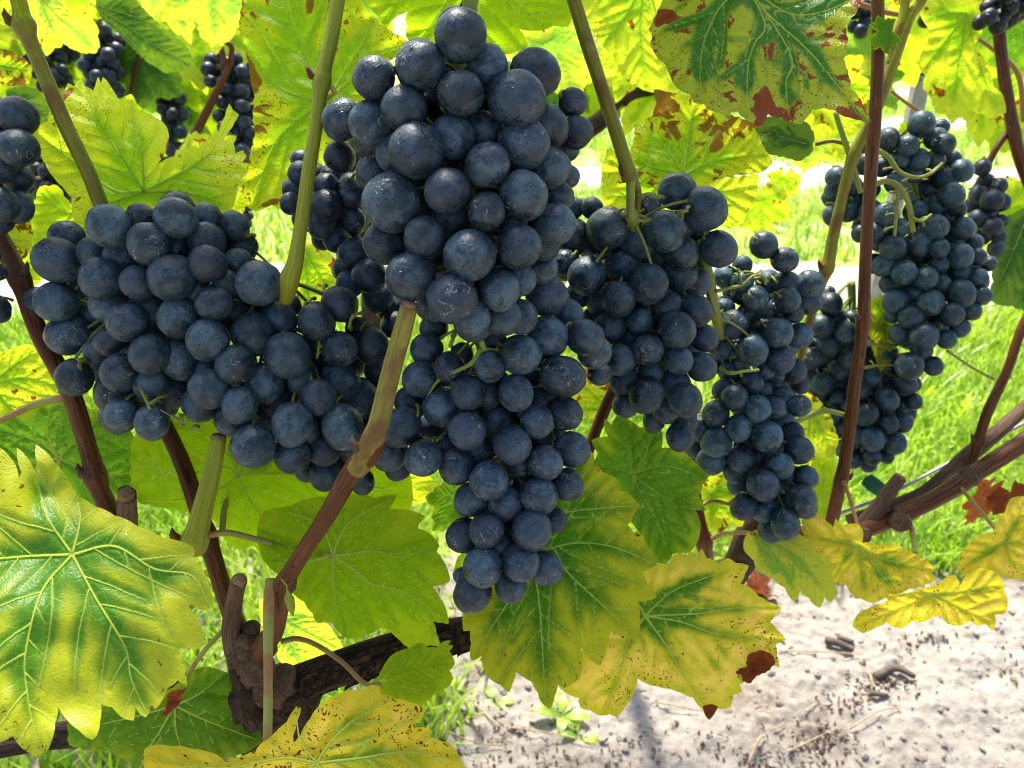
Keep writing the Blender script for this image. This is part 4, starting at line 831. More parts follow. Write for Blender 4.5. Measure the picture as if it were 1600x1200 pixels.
traced_leaf(VL, [(958, 855), (1003, 892), (1030, 884), (1045, 882), (1052, 868), (1066, 864), (1072, 872), (1078, 862), (1090, 868), (1096, 857), (1104, 872), (1124, 880), (1137, 872), (1150, 880), (1170, 884), (1164, 896), (1157, 912), (1172, 918), (1186, 932), (1200, 940), (1221, 950), (1212, 960), (1203, 972), (1215, 985), (1228, 1000), (1212, 1006), (1214, 1022), (1218, 1042), (1206, 1038), (1195, 1050), (1180, 1052), (1165, 1048), (1168, 1062), (1155, 1070), (1160, 1080), (1146, 1086), (1142, 1104), (1130, 1108), (1118, 1106), (1108, 1118), (1096, 1107), (1083, 1090), (1064, 1082), (1046, 1076), (1024, 1072), (1010, 1068), (996, 1060), (992, 1078), (980, 1100), (965, 1120), (952, 1116), (938, 1118), (922, 1110), (908, 1106), (904, 1090), (880, 1080), (872, 1072), (900, 1040), (920, 1000), (950, 930)],
    (1008, 962), [[(1030, 940), (1062, 918), (1140, 890)], [(1066, 972), (1120, 990), (1222, 1000)], [(1042, 1010), (1065, 1050), (1108, 1112)], [(980, 1005), (972, 1040), (942, 1110)], [(1095, 958), (1150, 950), (1215, 950)], [(990, 930), (970, 890)]],
    .305, 'golden', (.05, .02), .10, .15, .017, 5, 0, 18, label='golden yellow leaf with green veins and brown flecks over the sand', vw=.9)
traced_leaf(VL, [(1150, 1048), (1165, 1040), (1170, 1022), (1190, 1016), (1205, 1022), (1212, 1035), (1200, 1048), (1182, 1056), (1172, 1068), (1156, 1062)], (1175, 1040), [[(1195, 1030)], [(1180, 1055)]], .308, 'red', (0, .1), 0, .4, .02, 3, 10, 30, name='dead_patch', label='dark red dead patch at the right tip of the golden leaf', vw=.5)
traced_leaf(VL, [(1098, 1103), (1112, 1100), (1122, 1104), (1118, 1112), (1108, 1125), (1102, 1118)], (1110, 1103), [[(1109, 1118)]], .304, 'red', (0, .1), 0, .4, .02, 2.5, 0, 31, name='dead_patch', vw=.5)
traced_leaf(VL, [(945, 655), (955, 664), (966, 648), (1000, 668), (1016, 668), (1033, 672), (1034, 700), (1050, 700), (1064, 704), (1078, 714), (1086, 722), (1100, 738), (1108, 742), (1098, 758), (1092, 775), (1103, 798), (1094, 797), (1085, 795), (1094, 815), (1093, 838), (1078, 864), (1060, 862), (1050, 866), (1040, 882), (1026, 878), (1018, 865), (1010, 850), (1004, 836), (990, 820), (982, 805), (972, 790), (958, 765), (940, 745), (927, 734), (934, 708), (924, 688), (940, 683), (950, 682), (944, 668)],
    (987, 740), [[(985, 700), (980, 670), (960, 655)], [(1005, 725), (1015, 690), (1030, 675)], [(1020, 765), (1060, 790), (1095, 797)], [(990, 780), (985, 800)], [(1000, 768), (1030, 820), (1045, 865)], [(1040, 728), (1095, 745)], [(962, 730), (930, 730)]],
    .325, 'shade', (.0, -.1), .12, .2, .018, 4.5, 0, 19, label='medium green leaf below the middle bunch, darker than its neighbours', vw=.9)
traced_leaf(VR, [(1090, 770), (1110, 745), (1130, 735), (1150, 742), (1160, 765), (1175, 790), (1165, 805), (1160, 822), (1140, 820), (1125, 832), (1110, 826), (1095, 838), (1085, 800)], (1110, 770), [[(1140, 760), (1160, 770)], [(1130, 790), (1150, 810)], [(1112, 800), (1110, 825)]], .42, 'yellow', (0, 0), .1, .2, .015, 5, 12, 20, label='small yellow leaf left of the lowest grapes on the right')
traced_leaf(VR, [(1162, 845), (1167, 834), (1178, 829), (1200, 826), (1225, 822), (1248, 834), (1262, 846), (1278, 866), (1292, 872), (1302, 884), (1298, 902), (1310, 926), (1304, 934), (1297, 942), (1288, 934), (1281, 950), (1270, 944), (1264, 934), (1254, 930), (1250, 920), (1246, 936), (1240, 940), (1232, 930), (1226, 918), (1215, 912), (1208, 904), (1195, 898), (1182, 890), (1178, 876), (1170, 868), (1162, 858)],
    (1182, 840), [[(1225, 860), (1260, 890), (1296, 935)], [(1215, 880), (1245, 930)], [(1240, 845), (1295, 885)], [(1200, 870), (1210, 895)]], .37, 'pale', (-.1, .25), .1, .2, .02, 4.5, 0, 21, label='pale wet green leaf streaked with yellow under the right hand bunch')
traced_leaf(VR, [(1252, 814), (1262, 806), (1279, 802), (1292, 815), (1302, 824), (1306, 810), (1314, 822), (1330, 818), (1342, 820), (1349, 832), (1347, 848), (1372, 852), (1395, 850), (1414, 858), (1440, 872), (1460, 887), (1456, 896), (1463, 905), (1448, 912), (1435, 918), (1420, 920), (1405, 928), (1390, 928), (1376, 938), (1362, 942), (1345, 935), (1330, 928), (1322, 914), (1312, 911), (1295, 904), (1300, 884), (1284, 868), (1268, 862), (1257, 851), (1256, 835)],
    (1342, 852), [[(1310, 845), (1260, 840)], [(1345, 880), (1350, 930)], [(1385, 875), (1455, 890)], [(1320, 870), (1305, 900)], [(1375, 895), (1400, 925)]], .38, 'amber', (.1, .15), .12, .22, .018, 4.5, 18, 22, petiole=[(1340, 825, .385), (1330, 785, .392), (1318, 752, .40)], pet_r=3.5, label='golden leaf with a green centre under the upright red brown cane')
traced_leaf(VR, [(1332, 978), (1338, 962), (1358, 950), (1380, 943), (1388, 938), (1383, 928), (1402, 930), (1425, 925), (1448, 918), (1467, 912), (1482, 900), (1492, 898), (1499, 910), (1494, 925), (1510, 900), (1530, 888), (1550, 892), (1566, 905), (1570, 925), (1575, 945), (1570, 958), (1554, 960), (1556, 975), (1550, 985), (1540, 974), (1530, 978), (1515, 970), (1500, 978), (1480, 974), (1470, 962), (1458, 964), (1440, 972), (1425, 970), (1410, 982), (1396, 980), (1385, 972), (1366, 982), (1348, 990)],
    (1458, 928), [[(1420, 945), (1345, 975)], [(1490, 945), (1545, 970)], [(1500, 925), (1560, 915)], [(1460, 950), (1455, 962)], [(1430, 925), (1395, 930)]], .39, 'amber', (.0, .35), .15, .25, .018, 4.5, 16, 23, label='golden folded leaf lowest on the right above the sand')
traced_leaf(VR, [(1495, 888), (1505, 860), (1520, 845), (1535, 834), (1552, 836), (1558, 815), (1570, 800), (1578, 780), (1600, 775), (1660, 780), (1690, 850), (1670, 910), (1620, 900), (1590, 905), (1570, 902), (1550, 890), (1525, 895), (1508, 900)],
    (1570, 845), [[(1540, 865), (1505, 888)], [(1590, 810), (1600, 782)], [(1620, 850), (1680, 855)], [(1580, 875), (1600, 900)]], .42, 'amber', (.0, .2), .1, .25, .018, 5, 20, 24, petiole=[(1550, 820, .43), (1520, 785, .45), (1500, 760, .463)], pet_r=3.5, label='golden leaf cut by the right edge of the picture')
cane(VR, [(1415, 805, 4, .455), (1424, 825, 4, .45), (1430, 865, 4.5, .43)], W_PETI, 8, 'leaf_stalk', .02, 61)
traced_leaf(VL, [(225, 1172), (232, 1166), (268, 1166), (300, 1170), (330, 1176), (352, 1190), (372, 1186), (400, 1172), (425, 1150), (448, 1128), (463, 1104), (470, 1106), (464, 1128), (458, 1150), (453, 1178), (470, 1148), (485, 1122), (505, 1098), (530, 1084), (550, 1078), (562, 1080), (580, 1070), (592, 1072), (594, 1086), (618, 1092), (640, 1097), (656, 1102), (665, 1112), (655, 1128), (645, 1138), (660, 1136), (675, 1141), (672, 1152), (690, 1158), (708, 1166), (722, 1192), (735, 1240), (700, 1300), (560, 1340), (400, 1320), (280, 1280), (230, 1220)],
    (495, 1192), [[(520, 1155), (560, 1120), (610, 1095)], [(560, 1185), (640, 1175), (715, 1190)], [(440, 1185), (350, 1200), (240, 1190)], [(470, 1160), (463, 1120)], [(520, 1240), (600, 1300)], [(440, 1230), (350, 1280)]],
    .242, 'amber', (.0, -.45), .3, .2, .02, 5, 0, 25, label='pale golden leaf with brown specks along the bottom edge', vw=.9)
traced_leaf(VL, [(575, 1073), (592, 1056), (600, 1040), (606, 1030), (618, 1020), (640, 1012), (655, 1004), (664, 1006), (668, 1012), (682, 1012), (690, 1004), (704, 1000), (700, 1008), (708, 1009), (702, 1018), (711, 1036), (702, 1048), (708, 1060), (703, 1071), (690, 1078), (677, 1086), (668, 1094), (660, 1102), (640, 1098), (618, 1092), (596, 1088), (592, 1074), (606, 1060), (590, 1062)],
    (594, 1068), [[(640, 1050), (700, 1040)], [(640, 1075), (680, 1080)], [(620, 1035), (655, 1012)]], .268, 'green', (.0, .25), .12, .2, .016, 4, 0, 26, petiole=[(570, 1068, .270), (535, 1035, .275), (495, 1008, .279), (465, 998, .281), (440, 1002, .282)], pet_r=4.6, label='small folded green leaf in front of the dark arm')
traced_leaf(VL, [(106, 1130), (128, 1112), (152, 1104), (185, 1096), (220, 1100), (245, 1092), (270, 1075), (290, 1058), (315, 1042), (335, 1044), (352, 1050), (364, 1056), (374, 1068), (368, 1078), (359, 1082), (380, 1088), (399, 1102), (393, 1112), (405, 1130), (414, 1152), (395, 1170), (370, 1180), (350, 1186), (315, 1180), (260, 1178), (235, 1176), (212, 1194), (190, 1184), (172, 1172), (140, 1172), (108, 1164)],
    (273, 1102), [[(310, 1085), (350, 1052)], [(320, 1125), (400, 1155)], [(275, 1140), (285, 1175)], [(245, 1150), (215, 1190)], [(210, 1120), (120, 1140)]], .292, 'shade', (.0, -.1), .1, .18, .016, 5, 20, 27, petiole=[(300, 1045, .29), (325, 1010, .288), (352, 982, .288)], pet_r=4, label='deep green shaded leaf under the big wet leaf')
traced_leaf(VL, [(405, 938), (430, 930), (457, 927), (470, 935), (490, 955), (502, 972), (512, 975), (524, 992), (536, 1010), (526, 1026), (512, 1032), (496, 1040), (480, 1040), (467, 1047), (452, 1038), (440, 1036), (430, 1015), (415, 1000), (408, 970)],
    (425, 950), [[(460, 975), (525, 1010)], [(450, 1000), (470, 1040)], [(425, 990), (435, 1020)]], .37, 'pale', (.0, .6), .1, .2, .016, 4.5, 0, 28, label='very pale sunlit leaf behind the fork of the trunk')
traced_leaf(VL, [(895, 590), (912, 575), (940, 585), (958, 605), (960, 630), (948, 652), (932, 664), (920, 650), (905, 656), (900, 640), (885, 630)], (950, 640), [[(925, 615), (900, 595)], [(915, 640), (905, 650)]], .38, 'yellow', (0, 0), .1, .2, .015, 4, 12, 32, label='bright leaf seen through the gap between the two middle bunches')
traced_leaf(VL, [(20, 430), (38, 380), (50, 330), (62, 292), (90, 290), (120, 340), (150, 380), (150, 420), (100, 440), (60, 432)], (130, 330), [[(90, 370), (50, 420)], [(100, 330), (65, 300)], [(110, 390), (100, 430)]], .36, 'green', (0, 0), .1, .2, .015, 5, 18, 33, label='mid green leaf left of the big left bunch')
traced_leaf(VL, [(-20, 350), (20, 352), (46, 345), (52, 365), (48, 385), (40, 402), (20, 412), (0, 400), (-20, 405)], (-10, 370), [[(20, 375), (45, 375)]], .30, 'yellow', (0, 0), .1, .2, .015, 4, 10, 34, label='yellow leaf tip under the bunch at the left edge')
traced_leaf(VL, [(450, 480), (455, 430), (468, 400), (472, 382), (500, 380), (520, 400), (532, 430), (560, 455), (548, 475), (520, 490), (490, 500)], (475, 385), [[(500, 430), (530, 470)], [(480, 440), (480, 490)]], .40, 'yellow', (0, 0), .1, .2, .015, 5, 14, 35, label='yellow flecked leaf below the small left bunch')
traced_leaf(VC, [(1440, 28), (1452, 45), (1450, 65), (1440, 82), (1434, 102), (1446, 118), (1442, 138), (1455, 155), (1462, 176), (1478, 178), (1487, 194), (1500, 180), (1512, 186), (1520, 172), (1550, 184), (1572, 176), (1568, 150), (1552, 135), (1545, 110), (1530, 95), (1522, 70), (1535, 45), (1556, 20), (1550, -30), (1500, -60), (1440, -30)],
    (1510, 20), [[(1480, 60), (1445, 105)], [(1500, 80), (1485, 180)], [(1530, 100), (1555, 165)], [(1480, 20), (1450, 30)]], .55, 'yellow', (0, .1), .1, .2, .016, 5, 18, 36, label='yellow green leaf with a row of orange flecks at the upper right')
traced_leaf(VC, [(1560, 345), (1580, 335), (1600, 325), (1660, 330), (1690, 400), (1660, 470), (1610, 488), (1582, 478), (1560, 476), (1542, 466), (1552, 440), (1548, 410), (1560, 380)], (1600, 350), [[(1580, 400), (1552, 460)], [(1610, 410), (1600, 480)], [(1640, 390), (1670, 420)]], .56, 'dark', (0, 0), .1, .2, .016, 5, 18, 37, label='dull olive leaf at the right edge beside the far bunch')
traced_leaf(VR, [(1268, 722), (1280, 715), (1302, 722), (1310, 760), (1305, 800), (1285, 820), (1270, 800), (1262, 770)], (1290, 810), [[(1285, 770), (1285, 725)]], .44, 'green', (0, 0), .1, .15, .012, 5, 0, 38, label='flat green leaf between the right bunch and the upright cane')
traced_leaf(VR, [(1244, 620), (1262, 612), (1280, 625), (1298, 650), (1310, 690), (1300, 720), (1275, 715), (1262, 735), (1255, 690)], (1250, 625), [[(1275, 660), (1300, 700)]], .46, 'yellow', (0, 0), .1, .2, .015, 4, 12, 39, label='yellow leaf between the two right hand bunches')
traced_leaf(VR, [(1360, 470), (1378, 462), (1395, 485), (1402, 520), (1395, 560), (1375, 580), (1362, 540), (1352, 500)], (1370, 470), [[(1385, 510), (1385, 560)]], .47, 'yellow', (0, 0), .1, .2, .015, 4, 12, 40)
traced_leaf(VR, [(1180, 200), (1200, 182), (1230, 186), (1262, 192), (1272, 210), (1268, 238), (1250, 252), (1225, 245), (1200, 240)], (1260, 225), [[(1225, 215), (1190, 205)]], .33, 'dark', (0, .1), .1, .2, .015, 4.5, 12, 41, label='dark leaf tucked under the right side of the wet leaf')
traced_leaf(VB, [(60, -40), (48, 0), (52, 18), (60, 40), (63, 58), (78, 60), (98, 66), (112, 76), (128, 82), (150, 83), (155, 68), (148, 52), (138, 40), (122, 28), (108, 16), (92, -10)], (55, -20), [[(85, 20), (120, 50), (150, 78)], [(80, 40), (100, 62)], [(100, 10), (135, 42)]], .50, 'pale', (0, .4), .1, .15, .012, 4, 10, 42, label='smooth pale green leaf beside the top of the olive cane')
traced_leaf(VB, [(150, 12), (162, 32), (178, 45), (192, 58), (205, 72), (218, 85), (232, 98), (245, 105), (258, 114), (275, 112), (302, 108), (300, 92), (296, 80), (285, 65), (262, 50), (235, 25), (215, 5), (190, -20), (150, -30)], (140, 5), [[(190, 35), (240, 70), (295, 100)], [(200, 60), (225, 88)], [(220, 30), (265, 60)]], .55, 'dark', (0, .4), .1, .15, .014, 4, 9, 43, label='darker toothed green leaf lying slanted at the top left')
traced_leaf(VB, [(-40, 70), (10, 78), (28, 84), (38, 92), (50, 105), (48, 122), (45, 132), (20, 134), (0, 130), (-40, 140)], (-10, 100), [[(20, 105), (45, 110)]], .50, 'spotted', (0, .2), .1, .2, .014, 4, 9, 44, label='yellow and orange brown leaf at the upper left edge')
traced_leaf(VB, [(10, 140), (35, 133), (58, 140), (75, 160), (80, 186), (60, 195), (30, 180), (10, 165)], (10, 145), [[(40, 160), (75, 185)]], .55, 'dark', (0, .2), .1, .2, .014, 4, 9, 45)

# free leaves: the blurred ones behind, in rows of their own at half a metre to a metre
BACKL = [  # u, v, size, depth, style, rot, yaw, pitch
 (330, -10, 110, .62, 'pale', 190, 20, 20), (255, -15, 100, .66, 'pale', 170, -10, 30), (310, 50, 120, .80, 'yellow', 200, 10, 10), (250, 70, 130, .92, 'green', 160, 20, 10), (175, 110, 110, .95, 'shade', 190, 0, 15),
 (230, 110, 90, .85, 'dark', 170, 20, 0), (300, 90, 90, .9, 'yellow', 150, 0, 20), (350, 150, 100, .98, 'green', 200, -20, 0), (120, 60, 110, 1.0, 'yellow', 180, 0, 20), (60, 100, 100, .9, 'yellow', 200, 20, 10), (30, 10, 100, .95, 'yellow', 170, 0, 0),
 (90, 20, 90, .75, 'yellow', 200, 30, 30), (0, 180, 100, .8, 'green', 180, 0, 0), (20, 220, 100, .95, 'yellow', 160, 0, 0), (170, -10, 110, .9, 'green', 180, 0, 40), (390, -20, 100, .9, 'yellow', 190, 0, 0), (300, 180, 80, 1.0, 'dark', 210, 20, 0),
 (380, 110, 110, 1.0, 'yellow', 170, 0, 0), (140, 150, 100, 1.05, 'yellow', 190, 0, 10), (80, 280, 90, 1.0, 'dark', 190, 0, 10), (300, 300, 100, .7, 'yellow', 120, 0, 10), (350, 290, 80, .6, 'yellow', 240, 0, 10), (270, 350, 80, .6, 'green', 180, 0, 10), (10, 400, 90, .5, 'green', 190, 0, 10),
 (870, 30, 100, .8, 'yellow', 190, 20, 20), (860, 90, 100, .75, 'pale', 170, 0, 20), (900, 60, 110, .95, 'yellow', 200, 0, 0), (960, 60, 120, .9, 'pale', 160, 10, 20), (1000, 90, 90, .85, 'yellow', 200, 0, 10), (875, 150, 90, .9, 'dark', 210, 0, 10), (930, 150, 70, .95, 'green', 200, 0, 0), (1020, 160, 90, .95, 'yellow', 180, 0, 0),
 (960, 5, 110, .7, 'yellow', 200, 0, 0), (560, -10, 120, .8, 'pale', 180, 0, 20),
 (1340, 60, 110, .70, 'pale', 190, 20, 10), (1395, 60, 110, .8, 'yellow', 170, -10, 20), (1350, 130, 100, .75, 'shade', 200, 10, 0), (1290, 150, 80, .6, 'yellow', 160, 0, 20), (1310, 190, 80, .62, 'yellow', 190, 0, 10), (1270, 225, 60, .65, 'pale', 190, 0, 20), (1470, -20, 120, .75, 'yellow', 180, 0, 10),
 (1420, 20, 110, .85, 'pale', 190, 0, 10), (1590, 20, 120, .70, 'shade', 190, -10, 10), (1600, 100, 110, .75, 'yellow', 170, 10, 0), (1540, 150, 100, .8, 'yellow', 200, 0, 10), (1590, 190, 90, .85, 'green', 180, 0, 0), (1570, -20, 120, .8, 'yellow', 200, 0, 10), (1350, 10, 90, .9, 'yellow', 160, 0, 10),
 (1570, 340, 80, .66, 'yellow', 170, 0, 0), (1440, 225, 50, .9, 'green', 190, 0, 0), (1190, 330, 60, .8, 'yellow', 190, 0, 0), (1250, 60, 100, .6, 'green', 200, 0, 0), (1225, 290, 40, .9, 'yellow', 190, 0, 0),
 (880, 410, 60, .45, 'yellow', 190, 0, 0), (600, 760, 110, .42, 'yellow', 190, 20, 0), (560, 700, 110, .45, 'green', 200, 0, 0), (1060, 800, 90, .45, 'yellow', 200, 0, 0), (720, 790, 70, .33, 'shade', 200, 40, 0), (745, 880, 80, .33, 'green', 210, 50, 0)]
for i, (u, v, s, d, st, rot, yw, pt) in enumerate(BACKL):
    o = free_leaf(VC if u > 1200 and d > .5 else (VB if d > .5 else (VR if u > 1000 else VL)), u, v - s * .25, s * 1.0, d, st, rot + rnd.uniform(-25, 25), yw + rnd.uniform(-20, 20), pt + rnd.uniform(-10, 15), i % 5, flip=rnd.random() < .3)
for (u, v, s, rot, yw, lab) in [(1545, 770, 60, 200, 30, 'dark red dead leaf behind the right arm'), (1580, 775, 50, 160, -10, None)]:
    free_leaf(VR, u, v, s, .55, 'red', rot, yw, 20, label=lab)
for i, (u, v, s, rot, lab) in enumerate([(1195, 925, 40, 90, 'dry red brown leaf lying on the sand behind the golden leaf'), (1180, 915, 34, 200, 'smaller dry red leaf lying beside the trunk foot')]):
    p = on_ground(u, v) + Vector((0, 0, .012)); o = bpy.data.objects.new('fallen_leaf', TEMPL[i]); o.material_slots[0].link = 'OBJECT'; o.material_slots[0].material = LM['red']
    o.scale = [.035 - .008 * i] * 3; o.rotation_euler = (.5, .3, rot); o.location = p; link(o, None, label=lab, category='fallen leaf', group='fallen leaves')
free_leaf(VR, 1375, 52, 42, .355, 'shade', 100, 10, 0, 1, label='tiny green leaf in front of the upright red brown cane')
# leaves of the same vines just above the frame: they shade the bunches
CAN = [(120, -120, .27), (280, -160, .27), (620, -190, .27), (760, -180, .25), (900, -200, .26), (1010, -160, .30), (680, -330, .24), (860, -340, .25), (450, -230, .27), (1430, -120, .36), (1300, -230, .32), (1520, -150, .42), (200, -280, .30), (1080, -300, .28)]
for i, (u, v, d) in enumerate(CAN):
    free_leaf(VR if u > 1200 else VL, u, v, 230 * .27 / d, d, ['green', 'mixed', 'shade'][i % 3], 180 + rnd.uniform(-40, 40), rnd.uniform(-30, 30), rnd.uniform(-70, -20), i % 5)

# ------------------------------------------------------------------ wire, ties, post
Pw = [at(1180, 845, .50), at(1360, 785, .505), at(1470, 730, .51), at(1545, 690, .515), at(1700, 610, .52)]
Mesh().tube(smooth_path(Pw, 4), [.0011] * 17, 8).build('trellis_wire', [STEEL], None, Pw[2], label='grey steel wire running along the right hand arm', category='wire')
def tie(pts, label, d):
    n = len(pts); F_ = [at(u, v, d) for u, v in pts]; B_ = [at(u, v, d + .004) for u, v in pts]; m = Mesh(); m.add([*F_, *B_], [tuple(range(n))[::-1], tuple(range(n, 2 * n))] + [(i, (i + 1) % n, n + (i + 1) % n, n + i) for i in range(n)])
    m.build('vine_tie', [TIE], None, F_[0], False, label=label, category='tie', group='green vine ties')
tie([(1345, 755), (1352, 745), (1362, 741), (1372, 748), (1384, 758), (1378, 770), (1371, 776), (1356, 766)], 'dark green plastic tie hanging behind the lowest far grapes', .52)
tie([(1388, 795), (1396, 780), (1404, 776), (1408, 790), (1402, 803), (1390, 804)], 'green plastic tie wrapped on the spur of the right arm', .50)
tie([(1421, 121), (1439, 120), (1440, 127), (1422, 128)], 'green plastic tie on the concrete post far behind', 1.95)
pp = at(1432, 160, 2.0); w = .022
m = Mesh(); bm = bmesh.new(); bmesh.ops.create_cube(bm, size=1); bmesh.ops.scale(bm, vec=(w * 1.6, w * 1.6, pp.z + .12), verts=bm.verts); bmesh.ops.bevel(bm, geom=bm.edges[:], offset=.004, segments=2, affect='EDGES')
bmesh.ops.translate(bm, vec=(pp.x, pp.y, (pp.z + .12) / 2 - .03), verts=bm.verts); m.add([v.co[:] for v in bm.verts], [tuple(v.index for v in f.verts) for f in bm.faces]); bm.free()
m.build('concrete_post', [CONC], None, (pp.x, pp.y, 0), False, label='pale concrete vineyard post far behind at the upper right', category='post')
# ------------------------------------------------------------------ bunches; berries as (u, v, radius[, layer behind]) in the photograph
A = [(720,55,41),(658,102,39),(584,122,33),(720,146,36),(631,170,35),(581,192,35),(536,187,31,1),(651,235,44),(626,238,36,1),(707,215,35,1),(762,101,31,1),(808,156,45),(836,115,37,1),(818,224,40),(852,198,36,1),(895,160,22,2),(900,207,26,1),(885,232,20,2),(858,262,33,1),(761,258,36),(755,205,32,2),(585,268,27,1),(700,299,36),(612,316,45),(602,380,34,1),(663,370,33),(760,330,30),(704,338,28,2),(734,399,41),(642,432,38),(707,466,40),(811,385,36),(779,452,34,1),(818,305,38),(848,340,24,2),(866,350,32,1),(848,381,28,2),(872,308,25,2),(812,437,25,2),(848,420,24,3),(740,500,32,3),(785,495,30,2),(674,480,24,2),(888,275,18,3),(812,495,28,3),(690,255,28,3),(640,290,26,3)]
B = [(667,545,26),(678,512,22,1),(722,553,18,2),(656,591,28),(765,572,26),(772,530,20,1),(731,614,28),(691,635,30,1),(638,625,22,2),(626,668,31),(730,673,29),(609,708,28,1),(662,716,28),(746,703,26,1),(714,729,28,1),(622,732,20,2),(707,688,18,2),(776,655,22,2),(801,696,31),(764,751,31),(737,780,27,1),(790,787,27),(760,829,27),(724,836,27,1),(754,886,32),(739,925,31,1),(797,915,25,1),(813,878,30),(852,888,27,1),(806,614,28),(879,588,34),(839,659,26),(882,646,27,1),(848,692,22,2),(846,628,22,2),(893,702,28),(851,725,27,1),(885,757,26,1),(842,775,29),(866,812,20,2),(830,828,31),(873,683,15,2),(812,727,18,1),(813,554,32),(855,527,33,1),(914,527,29),(928,550,26,1),(937,585,18,2),(854,463,33,2),(888,490,22,2),(722,900,14,2),(700,700,20,2),(820,760,20,2),(780,600,20,3)]
Cb = [(171,354,34),(221,341,22,1),(275,341,31),(278,325,25,2),(322,341,24,1),(365,354,25,1),(377,385,24,1),(234,382,33),(270,390,34,1),(324,377,29),(324,412,30),(371,410,23,1),(270,434,36),(90,407,36),(105,372,27,2),(144,395,24,2),(190,403,27,1),(159,436,34),(217,442,28),(89,472,31),(58,470,22,2),(108,523,33,1),(142,495,27,1),(172,476,30),(199,503,32),(232,488,32),(279,497,32),(335,474,28),(307,455,24,1),(355,444,24,1),(405,443,36),(368,492,24,1),(324,531,34),(396,522,35),(235,553,32),(283,560,32),(368,570,31),(152,547,21,1),(172,533,23,1),(204,558,22,1),(188,582,30),(330,580,24,1),(236,598,28,1),(117,589,28),(180,612,32,1),(187,647,30,2),(237,660,27),(264,612,28,1),(313,630,28,1),(327,607,32),(375,633,28),(362,655,26,1),(396,697,34),(255,630,24,3),(226,600,25,2),(412,600,33),(435,625,28,1),(457,663,33),(456,711,29,1),(535,667,34),(506,703,25,1),(497,620,30,2),(507,743,24,2),(522,735,22,3),(566,752,20,2),(478,735,18,3),(412,650,25,2),(560,620,30,2),(480,670,22,3),(550,700,24,2),(449,555,37),(435,498,29),(494,503,29),(531,475,27),(455,477,16,2),(531,546,28),(580,540,28),(532,595,32,1),(470,590,28,2),(560,515,20,2),(590,580,22,2),(590,620,24,3),(580,670,22,3),(250,520,26,2),(420,480,20,2)]
Db = [(531,245,25),(468,270,18),(455,318,18),(511,322,26),(462,295,20,1),(552,303,22),(502,352,22),(548,340,28,2),(554,396,26),(577,431,27),(547,443,23,1),(590,463,26,2),(612,480,26,2),(617,508,22,2),(525,372,22,1),(505,372,18,1),(510,290,20,1),(550,292,22,1),(520,275,20,2),(480,340,22,2),(540,420,20,2),(600,440,22,2),(470,250,16,2)]
E = [(1058,299,29),(1101,326,34),(1012,324,22,1),(949,357,32),(925,325,17,1),(896,325,17,1),(893,370,30,1),(1039,361,33),(998,375,31,1),(1062,352,24,1),(1062,395,28,1),(1061,428,27,1),(1087,442,22,2),(1123,389,28),(917,431,31),(882,415,24,2),(972,414,27,1),(1013,443,30),(967,467,26),(999,501,22,1),(1041,477,24,1),(1087,486,25),(1057,516,30),(953,512,26,1),(1100,528,22,1),(1012,546,25),(1060,562,23),(968,562,25),(1095,573,23),(1017,582,20,1),(1054,602,25),(975,595,23),(1010,618,28),(977,633,20,1),(1070,625,27),(1022,657,18,2),(1063,683,22,2),(1068,655,22,2),(940,470,24,2),(930,500,22,2),(985,530,22,2),(1040,640,22,2),(1030,400,24,3),(905,460,22,2),(935,560,22,2)]
Fb = [(1193,383,22),(1226,406,20),(1228,444,21,1),(1265,443,21),(1231,469,20),(1262,470,22,1),(1216,520,23),(1250,524,20,1),(1219,562,22,1),(1241,490,15,1),(1225,497,15,1),(1132,433,18,1),(1160,415,16,1),(1181,466,20),(1165,489,14,1),(1146,507,23),(1127,543,20,1),(1176,546,24),(1195,512,14,1),(1195,580,15,1),(1175,597,18,1),(1118,647,21),(1148,621,21),(1182,639,22),(1154,669,22),(1119,690,25),(1198,682,25),(1162,697,16,1),(1158,716,21,1),(1112,719,23,1),(1184,716,16,1),(1150,737,19,2),(1192,758,25),(1162,792,21),(1193,796,20),(1155,757,18,2),(1224,623,19,1),(1210,637,18,1),(1248,634,18),(1228,653,14,1),(1238,677,18,1),(1217,665,16,1),(1248,703,22),(1219,727,21),(1234,745,17,1),(1259,745,18),(1251,781,24),(1256,790,20,1),(1227,819,23),(1205,828,19,1),(1212,585,14,1),(1200,440,18,2),(1200,545,18,2),(1130,480,18,2),(1110,570,18,2),(1140,580,18,2),(1240,580,20,2),(1250,600,16,2),(1130,610,18,1),(1090,670,20,2),(1190,610,16,1),(1145,455,16,2),(1090,700,18,3)]
